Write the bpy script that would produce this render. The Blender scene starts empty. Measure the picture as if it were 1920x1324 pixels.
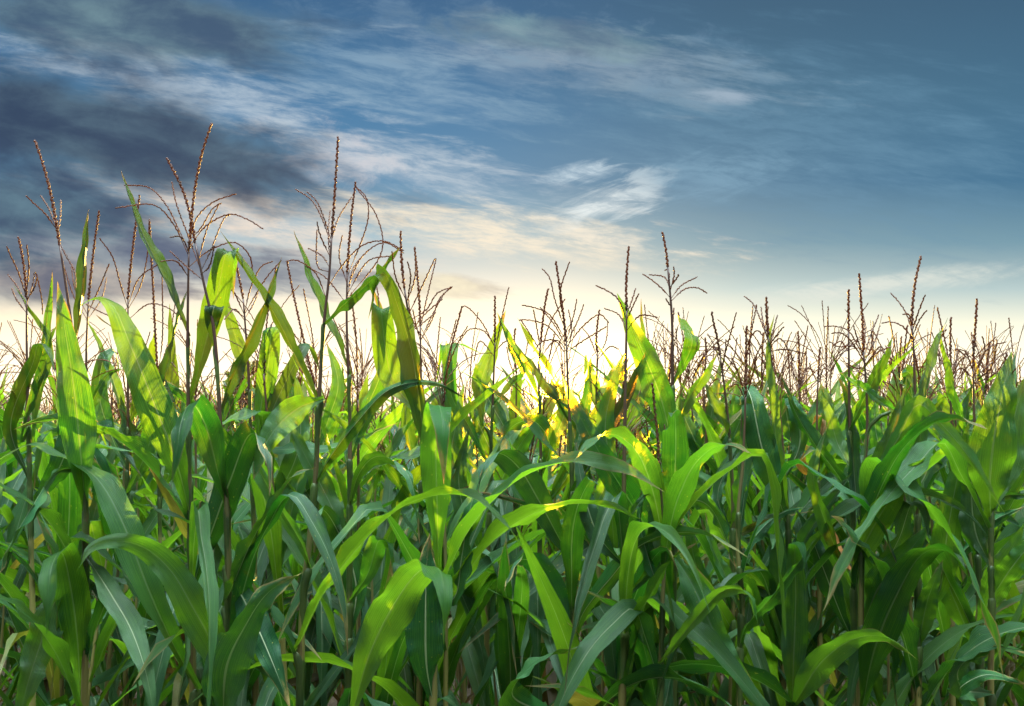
import bpy, math, random
from mathutils import Vector, Matrix

R = math.radians
sc = bpy.context.scene
COL = sc.collection
W, H = 1920.0, 1324.0
LENS = 32.0
F = LENS / 36.0 * W
CAM_H = 1.5
HORIZON = 830.0
PITCH = math.atan((HORIZON - H / 2) / F)
SUN_AZ = math.atan((1058 - 960) / F)
SUN_EL = R(5.6)
GLOW_EL = R(2.6)     # visible sun glow; the lamp is raised above it to reach the upper leaves

# ------------------------------------------------------------------ camera
cam_d = bpy.data.cameras.new('camera')
cam_d.lens = LENS
cam_d.sensor_width = 36.0
cam_d.clip_start = 0.05
cam_d.clip_end = 6000
cam = bpy.data.objects.new('camera', cam_d)
COL.objects.link(cam)
cam.location = (0, 0, CAM_H)
cam.rotation_euler = (R(90) + PITCH, 0, 0)
sc.camera = cam
CAMP = Vector((0, 0, CAM_H))
cp, sp = math.cos(PITCH), math.sin(PITCH)


def at(px, py, Y):
    a = (px - W / 2) / F
    b = (H / 2 - py) / F
    d = Vector((a, cp - b * sp, sp + b * cp))
    return CAMP + d * (Y / d.y)


# ------------------------------------------------------------------ node helpers
class NT:
    def __init__(self, tree):
        self.t = tree
        self.n = tree.nodes
        self.l = tree.links

    def node(self, kind, **props):
        nd = self.n.new(kind)
        for k, v in props.items():
            setattr(nd, k, v)
        return nd

    def put(self, sock, v):
        if v is None:
            return
        if hasattr(v, 'is_linked'):
            self.l.new(v, sock)
        else:
            sock.default_value = v

    def math(self, op, a, b=None, c=None, clamp=False):
        nd = self.node('ShaderNodeMath', operation=op, use_clamp=clamp)
        for s, v in zip(nd.inputs, (a, b, c)):
            self.put(s, v)
        return nd.outputs[0]

    def vmath(self, op, a, b=None):
        nd = self.node('ShaderNodeVectorMath', operation=op)
        self.put(nd.inputs[0], a)
        if b is not None:
            self.put(nd.inputs[1], b)
        return nd.outputs['Value'] if op in ('LENGTH', 'DOT_PRODUCT', 'DISTANCE') else nd.outputs[0]

    def mix(self, fac, a, b, blend='MIX'):
        nd = self.node('ShaderNodeMix', data_type='RGBA', blend_type=blend)
        self.put(nd.inputs[0], fac)
        self.put(nd.inputs[6], a)
        self.put(nd.inputs[7], b)
        return nd.outputs[2]

    def rng(self, v, a, b, c=0.0, d=1.0, smooth=True):
        nd = self.node('ShaderNodeMapRange')
        nd.interpolation_type = 'SMOOTHSTEP' if smooth else 'LINEAR'
        for s, x in zip(nd.inputs, (v, a, b, c, d)):
            self.put(s, x)
        return nd.outputs[0]

    def xyz(self, x, y, z=0.0):
        nd = self.node('ShaderNodeCombineXYZ')
        for s, v in zip(nd.inputs, (x, y, z)):
            self.put(s, v)
        return nd.outputs[0]

    def noise(self, vec, scale, detail=4.0, rough=0.5, dist=0.0):
        nd = self.node('ShaderNodeTexNoise')
        self.put(nd.inputs['Vector'], vec)
        nd.inputs['Scale'].default_value = scale
        nd.inputs['Detail'].default_value = detail
        nd.inputs['Roughness'].default_value = rough
        nd.inputs['Distortion'].default_value = dist
        return nd.outputs[0]

    def ramp(self, fac, stops, interp='LINEAR'):
        nd = self.node('ShaderNodeValToRGB')
        cr = nd.color_ramp
        cr.interpolation = interp
        while len(cr.elements) > 1:
            cr.elements.remove(cr.elements[-1])
        cr.elements[0].position = stops[0][0]
        cr.elements[0].color = stops[0][1]
        for p, c in stops[1:]:
            e = cr.elements.new(p)
            e.color = c
        self.put(nd.inputs[0], fac)
        return nd.outputs[0]


def lin(c):
    c = c / 255.0
    return c / 12.92 if c <= 0.04045 else ((c + 0.055) / 1.055) ** 2.4


def rgb(r, g, b):
    return (lin(r), lin(g), lin(b), 1.0)


# ------------------------------------------------------------------ sky
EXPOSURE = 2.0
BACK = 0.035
AMBIENT = 24.0      # brightness added to the unseen sky overhead and behind, lighting the front leaves
world = bpy.data.worlds.new('World')
sc.world = world
world.use_nodes = True
w = NT(world.node_tree)
w.n.clear()
tc = w.node('ShaderNodeTexCoord')
sep = w.node('ShaderNodeSeparateXYZ')
w.l.new(tc.outputs['Generated'], sep.inputs[0])
dx, dy, dz = sep.outputs
yy = w.math('MAXIMUM', dy, 0.06)
U = w.math('DIVIDE', dx, yy)          # tangent of the bearing from the view axis
V = w.math('DIVIDE', dz, yy)          # tangent of the height
front = w.rng(dy, 0.12, 0.45)
# base colours by height above the horizon
hh = w.rng(V, 0.0, 0.5, 0.0, 1.0, smooth=False)


def hy(y):
    return (HORIZON - y) / F / 0.5


base_r = w.ramp(hh, [(0.0, rgb(255, 232, 186)), (hy(700), rgb(244, 234, 206)), (hy(610), rgb(224, 222, 200)),
                     (hy(540), rgb(172, 193, 194)), (hy(450), rgb(112, 152, 170)), (hy(330), rgb(60, 112, 146)),
                     (hy(160), rgb(64, 109, 138)), (1.0, rgb(58, 96, 124))])
base_l = w.ramp(hh, [(0.0, rgb(255, 232, 186)), (hy(700), rgb(252, 238, 206)), (hy(590), rgb(244, 228, 198)),
                     (hy(520), rgb(214, 214, 206)), (hy(430), rgb(144, 180, 198)), (hy(330), rgb(80, 136, 174)),
                     (hy(190), rgb(62, 120, 164)), (1.0, rgb(56, 100, 140))])
side = w.rng(U, -0.12, 0.3)
sky = w.mix(side, base_l, base_r)
low = w.rng(V, 0.21, 0.06, 1.0, 1.6)
sky = w.mix(1.0, sky, w.xyz(low, low, low), 'MULTIPLY')
# glow round the low sun
sun_u, sun_v = math.tan(SUN_AZ), math.tan(GLOW_EL) / math.cos(SUN_AZ)
du = w.math('SUBTRACT', U, sun_u)
dv = w.math('SUBTRACT', V, sun_v)
g1 = w.vmath('LENGTH', w.xyz(w.math('MULTIPLY', du, 0.62), dv))
g2 = w.vmath('LENGTH', w.xyz(du, dv))


def expo(d, k, amp):
    return w.math('MULTIPLY', w.math('POWER', 2.71828, w.math('MULTIPLY', d, -k)), amp)


def scale_col(f, c):
    return w.mix(1.0, (c[0], c[1], c[2], 1), w.xyz(f, f, f), 'MULTIPLY')


sky = w.mix(1.0, sky, scale_col(expo(g1, 13.0, 0.62), (1.0, 0.82, 0.50)), 'ADD')
sky = w.mix(1.0, sky, scale_col(expo(g2, 30.0, 2.4), (1.0, 0.58, 0.14)), 'ADD')
sky = w.mix(1.0, sky, scale_col(expo(g2, 110.0, 18.0), (1.0, 0.62, 0.18)), 'ADD')

# clouds: soft elongated banks in the sky, edges broken up by stretched noise
UV0 = w.xyz(U, V)


def mapped(loc_px, rot_deg, rad_px):
    nd = w.node('ShaderNodeMapping', vector_type='TEXTURE')
    w.l.new(UV0, nd.inputs['Vector'])
    cx, cy = (loc_px[0] - 960) / F, (HORIZON - loc_px[1]) / F
    nd.inputs['Location'].default_value = (cx, cy, 0)
    nd.inputs['Rotation'].default_value = (0, 0, R(-rot_deg))
    nd.inputs['Scale'].default_value = (rad_px[0] / F, rad_px[1] / F, 1)
    return nd.outputs[0]


n_streak = w.noise(mapped((960, 400), 9, (640, 120)), 3.2, 10, 0.64, 0.3)
n_fine = w.noise(mapped((300, 800), 9, (330, 75)), 2.6, 12, 0.70, 0.35)
n_lump = w.noise(mapped((100, 100), 13, (460, 170)), 2.0, 8, 0.52, 0.3)
n_rev = w.noise(mapped((1300, 500), -14, (420, 90)), 2.6, 10, 0.68, 0.9)
n_puff = w.noise(mapped((700, 300), 6, (150, 90)), 1.6, 10, 0.66, 0.5)


def bank(loc, rad, rot, nz, rough=1.3, soft=(1.15, 0.25)):
    d = w.vmath('LENGTH', mapped(loc, rot, rad))
    d = w.math('ADD', d, w.math('MULTIPLY', w.math('SUBTRACT', nz, 0.5), rough * 2))
    return w.rng(d, soft[0], soft[1])


def light_bank(loc, rad, rot, col, k, nz, rough=1.7):
    global sky
    m = bank(loc, rad, rot, nz, rough, (1.15, 0.1))
    m = w.math('MULTIPLY', m, w.math('MULTIPLY', w.rng(n_fine, 0.34, 0.62, 0.3, 1.0), k))
    m = w.math('MULTIPLY', m, front)
    sky = w.mix(m, sky, rgb(*col))


def dark_bank(loc, rad, rot, col, k, nz, rough=0.9):
    global sky
    m = bank(loc, rad, rot, nz, rough, (1.15, 0.45))
    m = w.math('MULTIPLY', m, w.math('MULTIPLY', front, k))
    lum = w.math('ADD', w.math('MULTIPLY', n_lump, 0.75), w.math('MULTIPLY', n_puff, 0.25))
    shade = w.mix(w.rng(lum, 0.36, 0.70), rgb(*col), rgb(min(255, col[0] * 1.9), min(255, col[1] * 1.75), min(255, col[2] * 1.4)))
    sky = w.mix(m, sky, shade)


light_bank((300, 140), (440, 85), 14, (172, 190, 206), 0.9, n_streak)
light_bank((1130, 95), (400, 70), 9, (160, 174, 184), 0.75, n_streak)
light_bank((1000, 70), (520, 90), 9, (112, 144, 172), 0.55, n_puff)
light_bank((720, 130), (330, 90), 12, (134, 166, 190), 0.75, n_streak)
light_bank((1500, 260), (560, 230), 8, (98, 142, 170), 0.6, n_streak, 1.2)
light_bank((740, 290), (330, 66), 12, (194, 206, 216), 0.8, n_streak)
light_bank((620, 285), (150, 60), 16, (206, 206, 212), 0.8, n_puff)
light_bank((900, 425), (470, 58), 7, (242, 230, 208), 0.95, n_streak)
light_bank((1120, 440), (190, 22), 7, (236, 228, 212), 0.8, n_streak)
light_bank((420, 400), (400, 80), 13, (240, 224, 208), 1.0, n_streak, 1.1)
light_bank((1150, 372), (125, 40), -18, (222, 232, 234), 1.0, n_rev, 1.3)
light_bank((1215, 350), (40, 50), -30, (222, 232, 234), 0.8, n_rev, 1.3)
light_bank((1100, 314), (85, 24), -8, (196, 216, 228), 0.9, n_rev, 1.2)
light_bank((1330, 320), (190, 60), -8, (118, 160, 186), 0.7, n_rev, 1.2)
light_bank((1640, 534), (420, 26), -7, (224, 228, 218), 0.8, n_rev, 0.8)
light_bank((1385, 160), (80, 18), 3, (156, 176, 194), 0.85, n_streak, 1.0)
dark_bank((210, 15), (430, 95), 6, (62, 84, 110), 0.85, n_lump)
dark_bank((1040, 40), (260, 46), 7, (74, 100, 126), 0.6, n_puff)
dark_bank((190, 240), (570, 125), 14, (44, 62, 90), 0.97, n_lump, 0.6)
dark_bank((20, 420), (330, 160), 8, (50, 72, 102), 0.97, n_lump, 0.6)
dark_bank((360, 490), (380, 52), 6, (84, 96, 124), 0.9, n_streak, 0.9)
dark_bank((110, 525), (300, 44), 2, (104, 106, 124), 0.85, n_streak, 0.9)
dark_bank((820, 532), (140, 28), 4, (142, 140, 150), 0.85, n_streak, 0.9)

# unseen sky overhead and behind the camera, made bright as fill for the leaves
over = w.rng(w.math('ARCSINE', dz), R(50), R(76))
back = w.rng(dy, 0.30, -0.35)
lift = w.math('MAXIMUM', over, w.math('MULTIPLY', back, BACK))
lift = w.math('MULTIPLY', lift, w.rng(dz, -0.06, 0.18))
fill_col = w.mix(w.rng(dz, 0.0, 0.9), (1.0, 0.97, 0.86, 1), (0.80, 0.93, 1.02, 1))
fill_sky = scale_col(AMBIENT, (1, 1, 1))
fill_sky = w.mix(1.0, fill_sky, fill_col, 'MULTIPLY')
sky = w.mix(lift, sky, fill_sky)
# the ground side of the sphere is never seen: dark
sky = w.mix(w.rng(dz, -0.02, -0.10), sky, (0.03, 0.03, 0.02, 1))

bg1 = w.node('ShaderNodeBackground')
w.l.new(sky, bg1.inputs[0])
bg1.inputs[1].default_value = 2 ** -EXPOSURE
st = w.node('ShaderNodeTexSky', sky_type='NISHITA')
st.sun_disc = False
st.sun_elevation = SUN_EL
st.sun_rotation = SUN_AZ
bg2 = w.node('ShaderNodeBackground')
w.l.new(st.outputs[0], bg2.inputs[0])
bg2.inputs[1].default_value = 0.0015
addn = w.node('ShaderNodeAddShader')
w.l.new(bg1.outputs[0], addn.inputs[0])
w.l.new(bg2.outputs[0], addn.inputs[1])
out = w.node('ShaderNodeOutputWorld')
w.l.new(addn.outputs[0], out.inputs[0])

sun_d = bpy.data.lights.new('sun', 'SUN')
sun_d.energy = 5.0
sun_d.angle = R(0.5)
sun_d.color = (1.0, 0.58, 0.12)
sun = bpy.data.objects.new('sun', sun_d)
COL.objects.link(sun)
sdir = Vector((math.sin(SUN_AZ) * math.cos(SUN_EL), math.cos(SUN_AZ) * math.cos(SUN_EL), math.sin(SUN_EL)))
sun.rotation_euler = sdir.to_track_quat('Z', 'Y').to_euler()
sun.location = sdir * 60

sc.view_settings.view_transform = 'Standard'
sc.view_settings.look = 'None'
sc.view_settings.exposure = EXPOSURE
sc.view_settings.gamma = 1.0
sc.render.engine = 'CYCLES'
sc.cycles.max_bounces = 5
sc.cycles.diffuse_bounces = 0
sc.cycles.glossy_bounces = 2
sc.cycles.transmission_bounces = 4
sc.cycles.caustics_reflective = False
sc.cycles.caustics_refractive = False
sc.cycles.use_denoising = True


# ------------------------------------------------------------------ materials
def new_mat(name):
    m = bpy.data.materials.new(name)
    m.use_nodes = True
    t = NT(m.node_tree)
    t.n.clear()
    o = t.node('ShaderNodeOutputMaterial')
    return m, t, o


def leaf_material(name, ref_a, ref_b, trans_a, trans_b, rib, speck, tip, spec=0.26):
    m, t, o = new_mat(name)
    uvn = t.node('ShaderNodeUVMap')
    s = t.node('ShaderNodeSeparateXYZ')
    t.l.new(uvn.outputs[0], s.inputs[0])
    u, v = s.outputs[0], s.outputs[1]
    oi = t.node('ShaderNodeObjectInfo')
    rnd = oi.outputs['Random']
    rnd2 = t.math('FRACT', t.math('MULTIPLY', rnd, 17.31))
    rnd3 = t.math('FRACT', t.math('MULTIPLY', rnd, 53.77))
    off = t.xyz(t.math('MULTIPLY', rnd, 37.0), t.math('MULTIPLY', rnd2, 51.0))
    streak_v = t.vmath('ADD', t.xyz(t.math('MULTIPLY', u, 34.0), t.math('MULTIPLY', v, 3.0)), off)
    n1 = t.noise(streak_v, 1.0, 3, 0.6)
    patch_v = t.vmath('ADD', t.xyz(t.math('MULTIPLY', u, 1.4), t.math('MULTIPLY', v, 9.0)), off)
    n2 = t.noise(patch_v, 1.0, 5, 0.6, 0.4)
    vein = t.math('SINE', t.math('ADD', t.math('MULTIPLY', u, 2 * math.pi * 21), t.math('MULTIPLY', n1, 7.0)))
    vein = t.math('MULTIPLY', t.math('ADD', vein, 1.0), 0.5)
    k = t.math('ADD', t.math('MULTIPLY', n1, 0.95), t.math('MULTIPLY', n2, 0.7))
    k = t.math('ADD', k, t.math('MULTIPLY', vein, 0.26))
    k = t.math('ADD', k, t.math('MULTIPLY', t.math('SUBTRACT', rnd2, 0.5), 0.5))
    k = t.rng(k, 0.55, 1.3)
    refl = t.mix(k, ref_a, ref_b)
    tran = t.mix(k, trans_a, trans_b)
    # thick blades reflect the sky, thin ones let light through (object index 1 thin, 2 thick, 0 any)
    ix = oi.outputs['Object Index']
    thick = t.rng(rnd2, 0.0, 1.0, 0.30, 0.62, smooth=False)
    thick = t.math('ADD', t.math('MULTIPLY', thick, t.math('COMPARE', ix, 0.0, 0.1)),
                   t.math('ADD', t.math('MULTIPLY', t.math('COMPARE', ix, 1.0, 0.1), 0.60), t.math('ADD', t.math('MULTIPLY', t.math('COMPARE', ix, 2.0, 0.1), 0.20), t.math('MULTIPLY', t.math('COMPARE', ix, 3.0, 0.1), 0.36))))
    # pale midrib
    dm = t.math('ABSOLUTE', t.math('SUBTRACT', u, 0.5))
    wid = t.rng(v, 0.0, 1.0, 0.045, 0.012, smooth=False)
    ribm = t.rng(t.math('DIVIDE', dm, wid), 1.0, 0.6)
    ribm = t.math('MULTIPLY', ribm, t.rng(v, 0.98, 0.7))
    refl = t.mix(t.math('MULTIPLY', ribm, t.rng(thick, 0.2, 0.65, 1.0, 0.3, smooth=False)), refl, rib)
    tran = t.mix(t.math('MULTIPLY', ribm, 0.28), tran, (rib[0] * 1.2, rib[1] * 1.2, rib[2] * 0.6, 1))
    # yellow specks where insects fed
    vo = t.node('ShaderNodeTexVoronoi', feature='F1')
    t.put(vo.inputs['Vector'], t.vmath('ADD', t.xyz(t.math('MULTIPLY', u, 9.0), t.math('MULTIPLY', v, 48.0)), off))
    vo.inputs['Scale'].default_value = 1.0
    cellr = t.node('ShaderNodeSeparateColor')
    t.l.new(vo.outputs['Color'], cellr.inputs[0])
    spk = t.math('MULTIPLY', t.rng(vo.outputs['Distance'], 0.22, 0.10), t.rng(cellr.outputs[0], 0.70, 0.78))
    spk = t.math('MULTIPLY', spk, t.rng(rnd3, 0.15, 0.7, 0.2, 1.0))
    spk = t.math('MULTIPLY', spk, t.rng(n2, 0.42, 0.56))
    refl = t.mix(t.math('MULTIPLY', spk, 0.8), refl, speck)
    tran = t.mix(t.math('MULTIPLY', spk, 0.8), tran, (0.55, 0.5, 0.05, 1))
    # withered tips and margins on some leaves
    edge = t.math('ADD', v, t.math('MULTIPLY', t.math('SUBTRACT', n2, 0.5), 0.5))
    edge = t.math('ADD', edge, t.math('MULTIPLY', t.math('POWER', t.math('MULTIPLY', dm, 2.0), 8.0), 0.22))
    wth = t.math('MULTIPLY', t.rng(edge, 0.88, 1.02), t.rng(rnd3, 0.35, 0.6))
    refl = t.mix(wth, refl, tip)
    tran = t.mix(wth, tran, (tip[0] * 1.2, tip[1], tip[2], 1))
    # underside is paler and duller
    geo = t.node('ShaderNodeNewGeometry')
    refl = t.mix(t.math('MULTIPLY', geo.outputs['Backfacing'], 0.3), refl, (0.085, 0.15, 0.075, 1))
    shade_dim = t.math('SUBTRACT', 1.0, t.math('MULTIPLY', t.math('COMPARE', ix, 3.0, 0.1), 0.4))  # shade painted into the upper front blades by darkening their colour
    val = t.math('MULTIPLY', shade_dim, t.rng(rnd, 0.0, 1.0, 0.72, 1.28, smooth=False))
    hs = t.node('ShaderNodeHueSaturation')
    t.put(hs.inputs['Hue'], t.rng(rnd3, 0.0, 1.0, 0.487, 0.513, smooth=False))
    t.put(hs.inputs['Value'], val)
    t.put(hs.inputs['Color'], refl)
    hs2 = t.node('ShaderNodeHueSaturation')
    t.put(hs2.inputs['Hue'], t.rng(rnd3, 0.0, 1.0, 0.487, 0.51, smooth=False))
    t.put(hs2.inputs['Value'], t.math('MULTIPLY', shade_dim, t.rng(rnd, 0.0, 1.0, 0.8, 1.2, smooth=False)))
    t.put(hs2.inputs['Color'], tran)
    bump = t.node('ShaderNodeBump')
    bump.inputs['Strength'].default_value = 0.5
    bump.inputs['Distance'].default_value = 0.002
    fine = t.noise(t.vmath('ADD', t.xyz(t.math('MULTIPLY', u, 26.0), t.math('MULTIPLY', v, 150.0)), off), 1.0, 2, 0.5)
    bh = t.math('ADD', t.math('MULTIPLY', vein, 0.55), t.math('MULTIPLY', fine, 0.6))
    bh = t.math('ADD', bh, t.math('MULTIPLY', n1, 0.7))
    bh = t.math('ADD', bh, t.math('MULTIPLY', ribm, 1.4))
    t.put(bump.inputs['Height'], bh)
    pb = t.node('ShaderNodeBsdfPrincipled')
    t.put(pb.inputs['Base Color'], hs.outputs[0])
    t.put(pb.inputs['Roughness'], t.rng(n2, 0.25, 0.75, 0.36, 0.52))
    pb.inputs['Specular IOR Level'].default_value = spec
    t.l.new(bump.outputs[0], pb.inputs['Normal'])
    tr = t.node('ShaderNodeBsdfTranslucent')
    t.put(tr.inputs['Color'], hs2.outputs[0])
    t.l.new(bump.outputs[0], tr.inputs['Normal'])
    mx = t.node('ShaderNodeMixShader')
    t.put(mx.inputs[0], thick)
    t.l.new(pb.outputs[0], mx.inputs[1])
    # thin blades scatter the low sun forward
    fw = t.node('ShaderNodeBsdfRefraction')
    t.put(fw.inputs['Color'], t.mix(0.6, hs2.outputs[0], (0.80, 0.50, 0.04, 1)))
    fw.inputs['Roughness'].default_value = 0.62
    fw.inputs['IOR'].default_value = 1.03
    mt = t.node('ShaderNodeMixShader')
    mt.inputs[0].default_value = 0.24
    t.l.new(tr.outputs[0], mt.inputs[1])
    t.l.new(fw.outputs[0], mt.inputs[2])
    t.l.new(mt.outputs[0], mx.inputs[2])
    t.l.new(mx.outputs[0], o.inputs[0])
    return m


M_LEAF = leaf_material('maize_leaf', (0.005, 0.052, 0.018, 1), (0.026, 0.135, 0.024, 1),
                       (0.028, 0.21, 0.008, 1), (0.20, 0.44, 0.012, 1),
                       (0.34, 0.42, 0.22, 1), (0.45, 0.38, 0.06, 1), (0.30, 0.22, 0.07, 1))
M_DRY = leaf_material('withered_leaf', (0.30, 0.12, 0.03, 1), (0.42, 0.20, 0.05, 1),
                      (0.62, 0.24, 0.02, 1), (0.70, 0.36, 0.05, 1),
                      (0.5, 0.36, 0.16, 1), (0.2, 0.1, 0.04, 1), (0.30, 0.18, 0.07, 1), 0.25)
M_STRAW = leaf_material('straw_leaf', (0.09, 0.055, 0.022, 1), (0.17, 0.10, 0.04, 1),
                        (0.14, 0.07, 0.015, 1), (0.22, 0.12, 0.03, 1),
                        (0.2, 0.14, 0.06, 1), (0.08, 0.05, 0.02, 1), (0.15, 0.09, 0.04, 1), 0.25)
M_YEL = leaf_material('yellowing_leaf', (0.10, 0.13, 0.03, 1), (0.28, 0.22, 0.05, 1),
                      (0.30, 0.36, 0.02, 1), (0.55, 0.42, 0.04, 1),
                      (0.45, 0.40, 0.16, 1), (0.3, 0.16, 0.05, 1), (0.32, 0.18, 0.06, 1), 0.35)


def stalk_material():
    m, t, o = new_mat('maize_stalk')
    uvn = t.node('ShaderNodeUVMap')
    s = t.node('ShaderNodeSeparateXYZ')
    t.l.new(uvn.outputs[0], s.inputs[0])
    u, v = s.outputs[0], s.outputs[1]      # v = height in metres / 2.5
    n = t.noise(t.xyz(t.math('MULTIPLY', u, 8.0), t.math('MULTIPLY', v, 30.0)), 1.0, 4, 0.6)
    k = t.math('ADD', v, t.math('MULTIPLY', t.math('SUBTRACT', n, 0.5), 0.16))
    c = t.ramp(k, [(0.0, (0.20, 0.15, 0.05, 1)), (0.38, (0.22, 0.21, 0.05, 1)), (0.52, (0.13, 0.14, 0.035, 1)),
                   (0.60, (0.08, 0.055, 0.02, 1)), (0.68, (0.07, 0.026, 0.014, 1)), (1.0, (0.06, 0.022, 0.014, 1))])
    oi = t.node('ShaderNodeObjectInfo')
    hs = t.node('ShaderNodeHueSaturation')
    t.put(hs.inputs['Value'], t.rng(oi.outputs['Random'], 0, 1, 0.75, 1.25, smooth=False))
    t.put(hs.inputs['Color'], c)
    dark = t.mix(t.rng(t.noise(t.xyz(t.math('MULTIPLY', u, 3.0), t.math('MULTIPLY', v, 9.0)), 2.0, 3), 0.56, 0.70), hs.outputs[0], (0.07, 0.03, 0.015, 1))
    pb = t.node('ShaderNodeBsdfPrincipled')
    t.put(pb.inputs['Base Color'], dark)
    pb.inputs['Roughness'].default_value = 0.45
    t.l.new(pb.outputs[0], o.inputs[0])
    return m


def soft_material(name, a, b, trans, fac=0.35, rough=0.6, scale=90.0, streak=False):
    m, t, o = new_mat(name)
    tco = t.node('ShaderNodeTexCoord')
    oi = t.node('ShaderNodeObjectInfo')
    n = t.noise(tco.outputs['Object'], scale, 3, 0.6)
    if streak:
        sx = t.node('ShaderNodeSeparateXYZ')
        t.l.new(t.node('ShaderNodeUVMap').outputs[0], sx.inputs[0])
        n2 = t.noise(t.xyz(t.math('MULTIPLY', sx.outputs[0], 40.0), t.math('MULTIPLY', sx.outputs[1], 2.0)), 1.0, 3, 0.6)
        n = t.math('ADD', t.math('MULTIPLY', n, 0.5), t.math('MULTIPLY', n2, 0.5))
    c = t.mix(t.rng(n, 0.38, 0.62), a, b)
    hs = t.node('ShaderNodeHueSaturation')
    t.put(hs.inputs['Value'], t.rng(oi.outputs['Random'], 0, 1, 0.75, 1.3, smooth=False))
    t.put(hs.inputs['Color'], c)
    pb = t.node('ShaderNodeBsdfPrincipled')
    t.put(pb.inputs['Base Color'], hs.outputs[0])
    pb.inputs['Roughness'].default_value = rough
    tr = t.node('ShaderNodeBsdfTranslucent')
    tr.inputs['Color'].default_value = trans
    mx = t.node('ShaderNodeMixShader')
    mx.inputs[0].default_value = fac
    t.l.new(pb.outputs[0], mx.inputs[1])
    t.l.new(tr.outputs[0], mx.inputs[2])
    t.l.new(mx.outputs[0], o.inputs[0])
    return m


M_STALK = stalk_material()
M_TASSEL = soft_material('tassel_bloom', (0.042, 0.017, 0.009, 1), (0.12, 0.052, 0.022, 1), (0.36, 0.19, 0.055, 1), 0.42)
M_SHEATH = soft_material('leaf_sheath', (0.030, 0.075, 0.014, 1), (0.10, 0.16, 0.030, 1), (0.10, 0.24, 0.015, 1), 0.35, 0.45, 14, True)
M_TREE = soft_material('tree_foliage', (0.030, 0.055, 0.018, 1), (0.060, 0.085, 0.024, 1), (0.20, 0.24, 0.03, 1), 0.4, 0.6, 1.2)
M_BARK = soft_material('bark', (0.06, 0.045, 0.03, 1), (0.12, 0.09, 0.06, 1), (0.05, 0.04, 0.03, 1), 0.05, 0.9, 6)


def ground_material():
    m, t, o = new_mat('soil')
    tco = t.node('ShaderNodeTexCoord')
    n = t.noise(tco.outputs['Object'], 6.0, 8, 0.65)
    n2 = t.noise(tco.outputs['Object'], 38.0, 5, 0.6)
    c = t.ramp(n, [(0.3, (0.045, 0.030, 0.018, 1)), (0.55, (0.085, 0.058, 0.034, 1)), (0.75, (0.14, 0.10, 0.05, 1))])
    pb = t.node('ShaderNodeBsdfPrincipled')
    t.put(pb.inputs['Base Color'], c)
    pb.inputs['Roughness'].default_value = 0.95
    b = t.node('ShaderNodeBump')
    b.inputs['Strength'].default_value = 0.7
    b.inputs['Distance'].default_value = 0.03
    t.put(b.inputs['Height'], n2)
    t.l.new(b.outputs[0], pb.inputs['Normal'])
    t.l.new(pb.outputs[0], o.inputs[0])
    return m


M_SOIL = ground_material()


# ------------------------------------------------------------------ geometry helpers
def spline(pts, n):
    """n points evenly spaced along a Catmull-Rom curve through pts"""
    P = [Vector(p) for p in pts]
    if len(P) == 2:
        dense = [P[0].lerp(P[1], i / 40) for i in range(41)]
    else:
        Q = [P[0] * 2 - P[1]] + P + [P[-1] * 2 - P[-2]]
        dense = []
        for i in range(1, len(Q) - 2):
            p0, p1, p2, p3 = Q[i - 1], Q[i], Q[i + 1], Q[i + 2]
            d1 = max((p1 - p0).length, 1e-5) ** 0.5
            d2 = max((p2 - p1).length, 1e-5) ** 0.5
            d3 = max((p3 - p2).length, 1e-5) ** 0.5
            m1 = (p2 - p1) + d2 * ((p1 - p0) / d1 - (p2 - p0) / (d1 + d2))
            m2 = (p2 - p1) + d2 * ((p3 - p2) / d3 - (p3 - p1) / (d2 + d3))
            for k in range(14):
                s = k / 14
                s2, s3 = s * s, s * s * s
                dense.append(p1 * (2 * s3 - 3 * s2 + 1) + m1 * (s3 - 2 * s2 + s) + p2 * (-2 * s3 + 3 * s2) + m2 * (s3 - s2))
        dense.append(P[-1])
    L = [0.0]
    for a, b in zip(dense, dense[1:]):
        L.append(L[-1] + (b - a).length)
    out_, j = [], 0
    for i in range(n):
        s = L[-1] * i / (n - 1)
        while j < len(L) - 2 and L[j + 1] < s:
            j += 1
        f = (s - L[j]) / max(L[j + 1] - L[j], 1e-9)
        out_.append(dense[j].lerp(dense[j + 1], min(max(f, 0), 1)))
    return out_, L[-1]


def tangents(P):
    T = []
    for i in range(len(P)):
        a = P[max(i - 1, 0)]
        b = P[min(i + 1, len(P) - 1)]
        d = b - a
        T.append(d.normalized() if d.length > 1e-9 else Vector((0, 0, 1)))
    return T


class Buf:
    def __init__(self):
        self.v, self.f, self.uv, self.mi = [], [], [], []

    def add(self, verts, faces, uvs, mi=0):
        o = len(self.v)
        self.v.extend(verts)
        self.uv.extend(uvs)
        self.f.extend([tuple(i + o for i in f) for f in faces])
        self.mi.extend([mi] * len(faces))

    def mesh(self, name, mats):
        me = bpy.data.meshes.new(name)
        me.from_pydata([tuple(p) for p in self.v], [], self.f)
        if not isinstance(mats, (list, tuple)):
            mats = [mats]
        for m in mats:
            me.materials.append(m)
        n = len(me.polygons)
        me.polygons.foreach_set('use_smooth', [True] * n)
        if len(mats) > 1:
            me.polygons.foreach_set('material_index', self.mi)
        ul = me.uv_layers.new(name='UVMap')
        flat = []
        for p in self.f:
            for i in p:
                flat.extend(self.uv[i])
        ul.data.foreach_set('uv', flat)
        me.update()
        return me


def smooth(x):
    x = min(max(x, 0.0), 1.0)
    return x * x * (3 - 2 * x)


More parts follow.
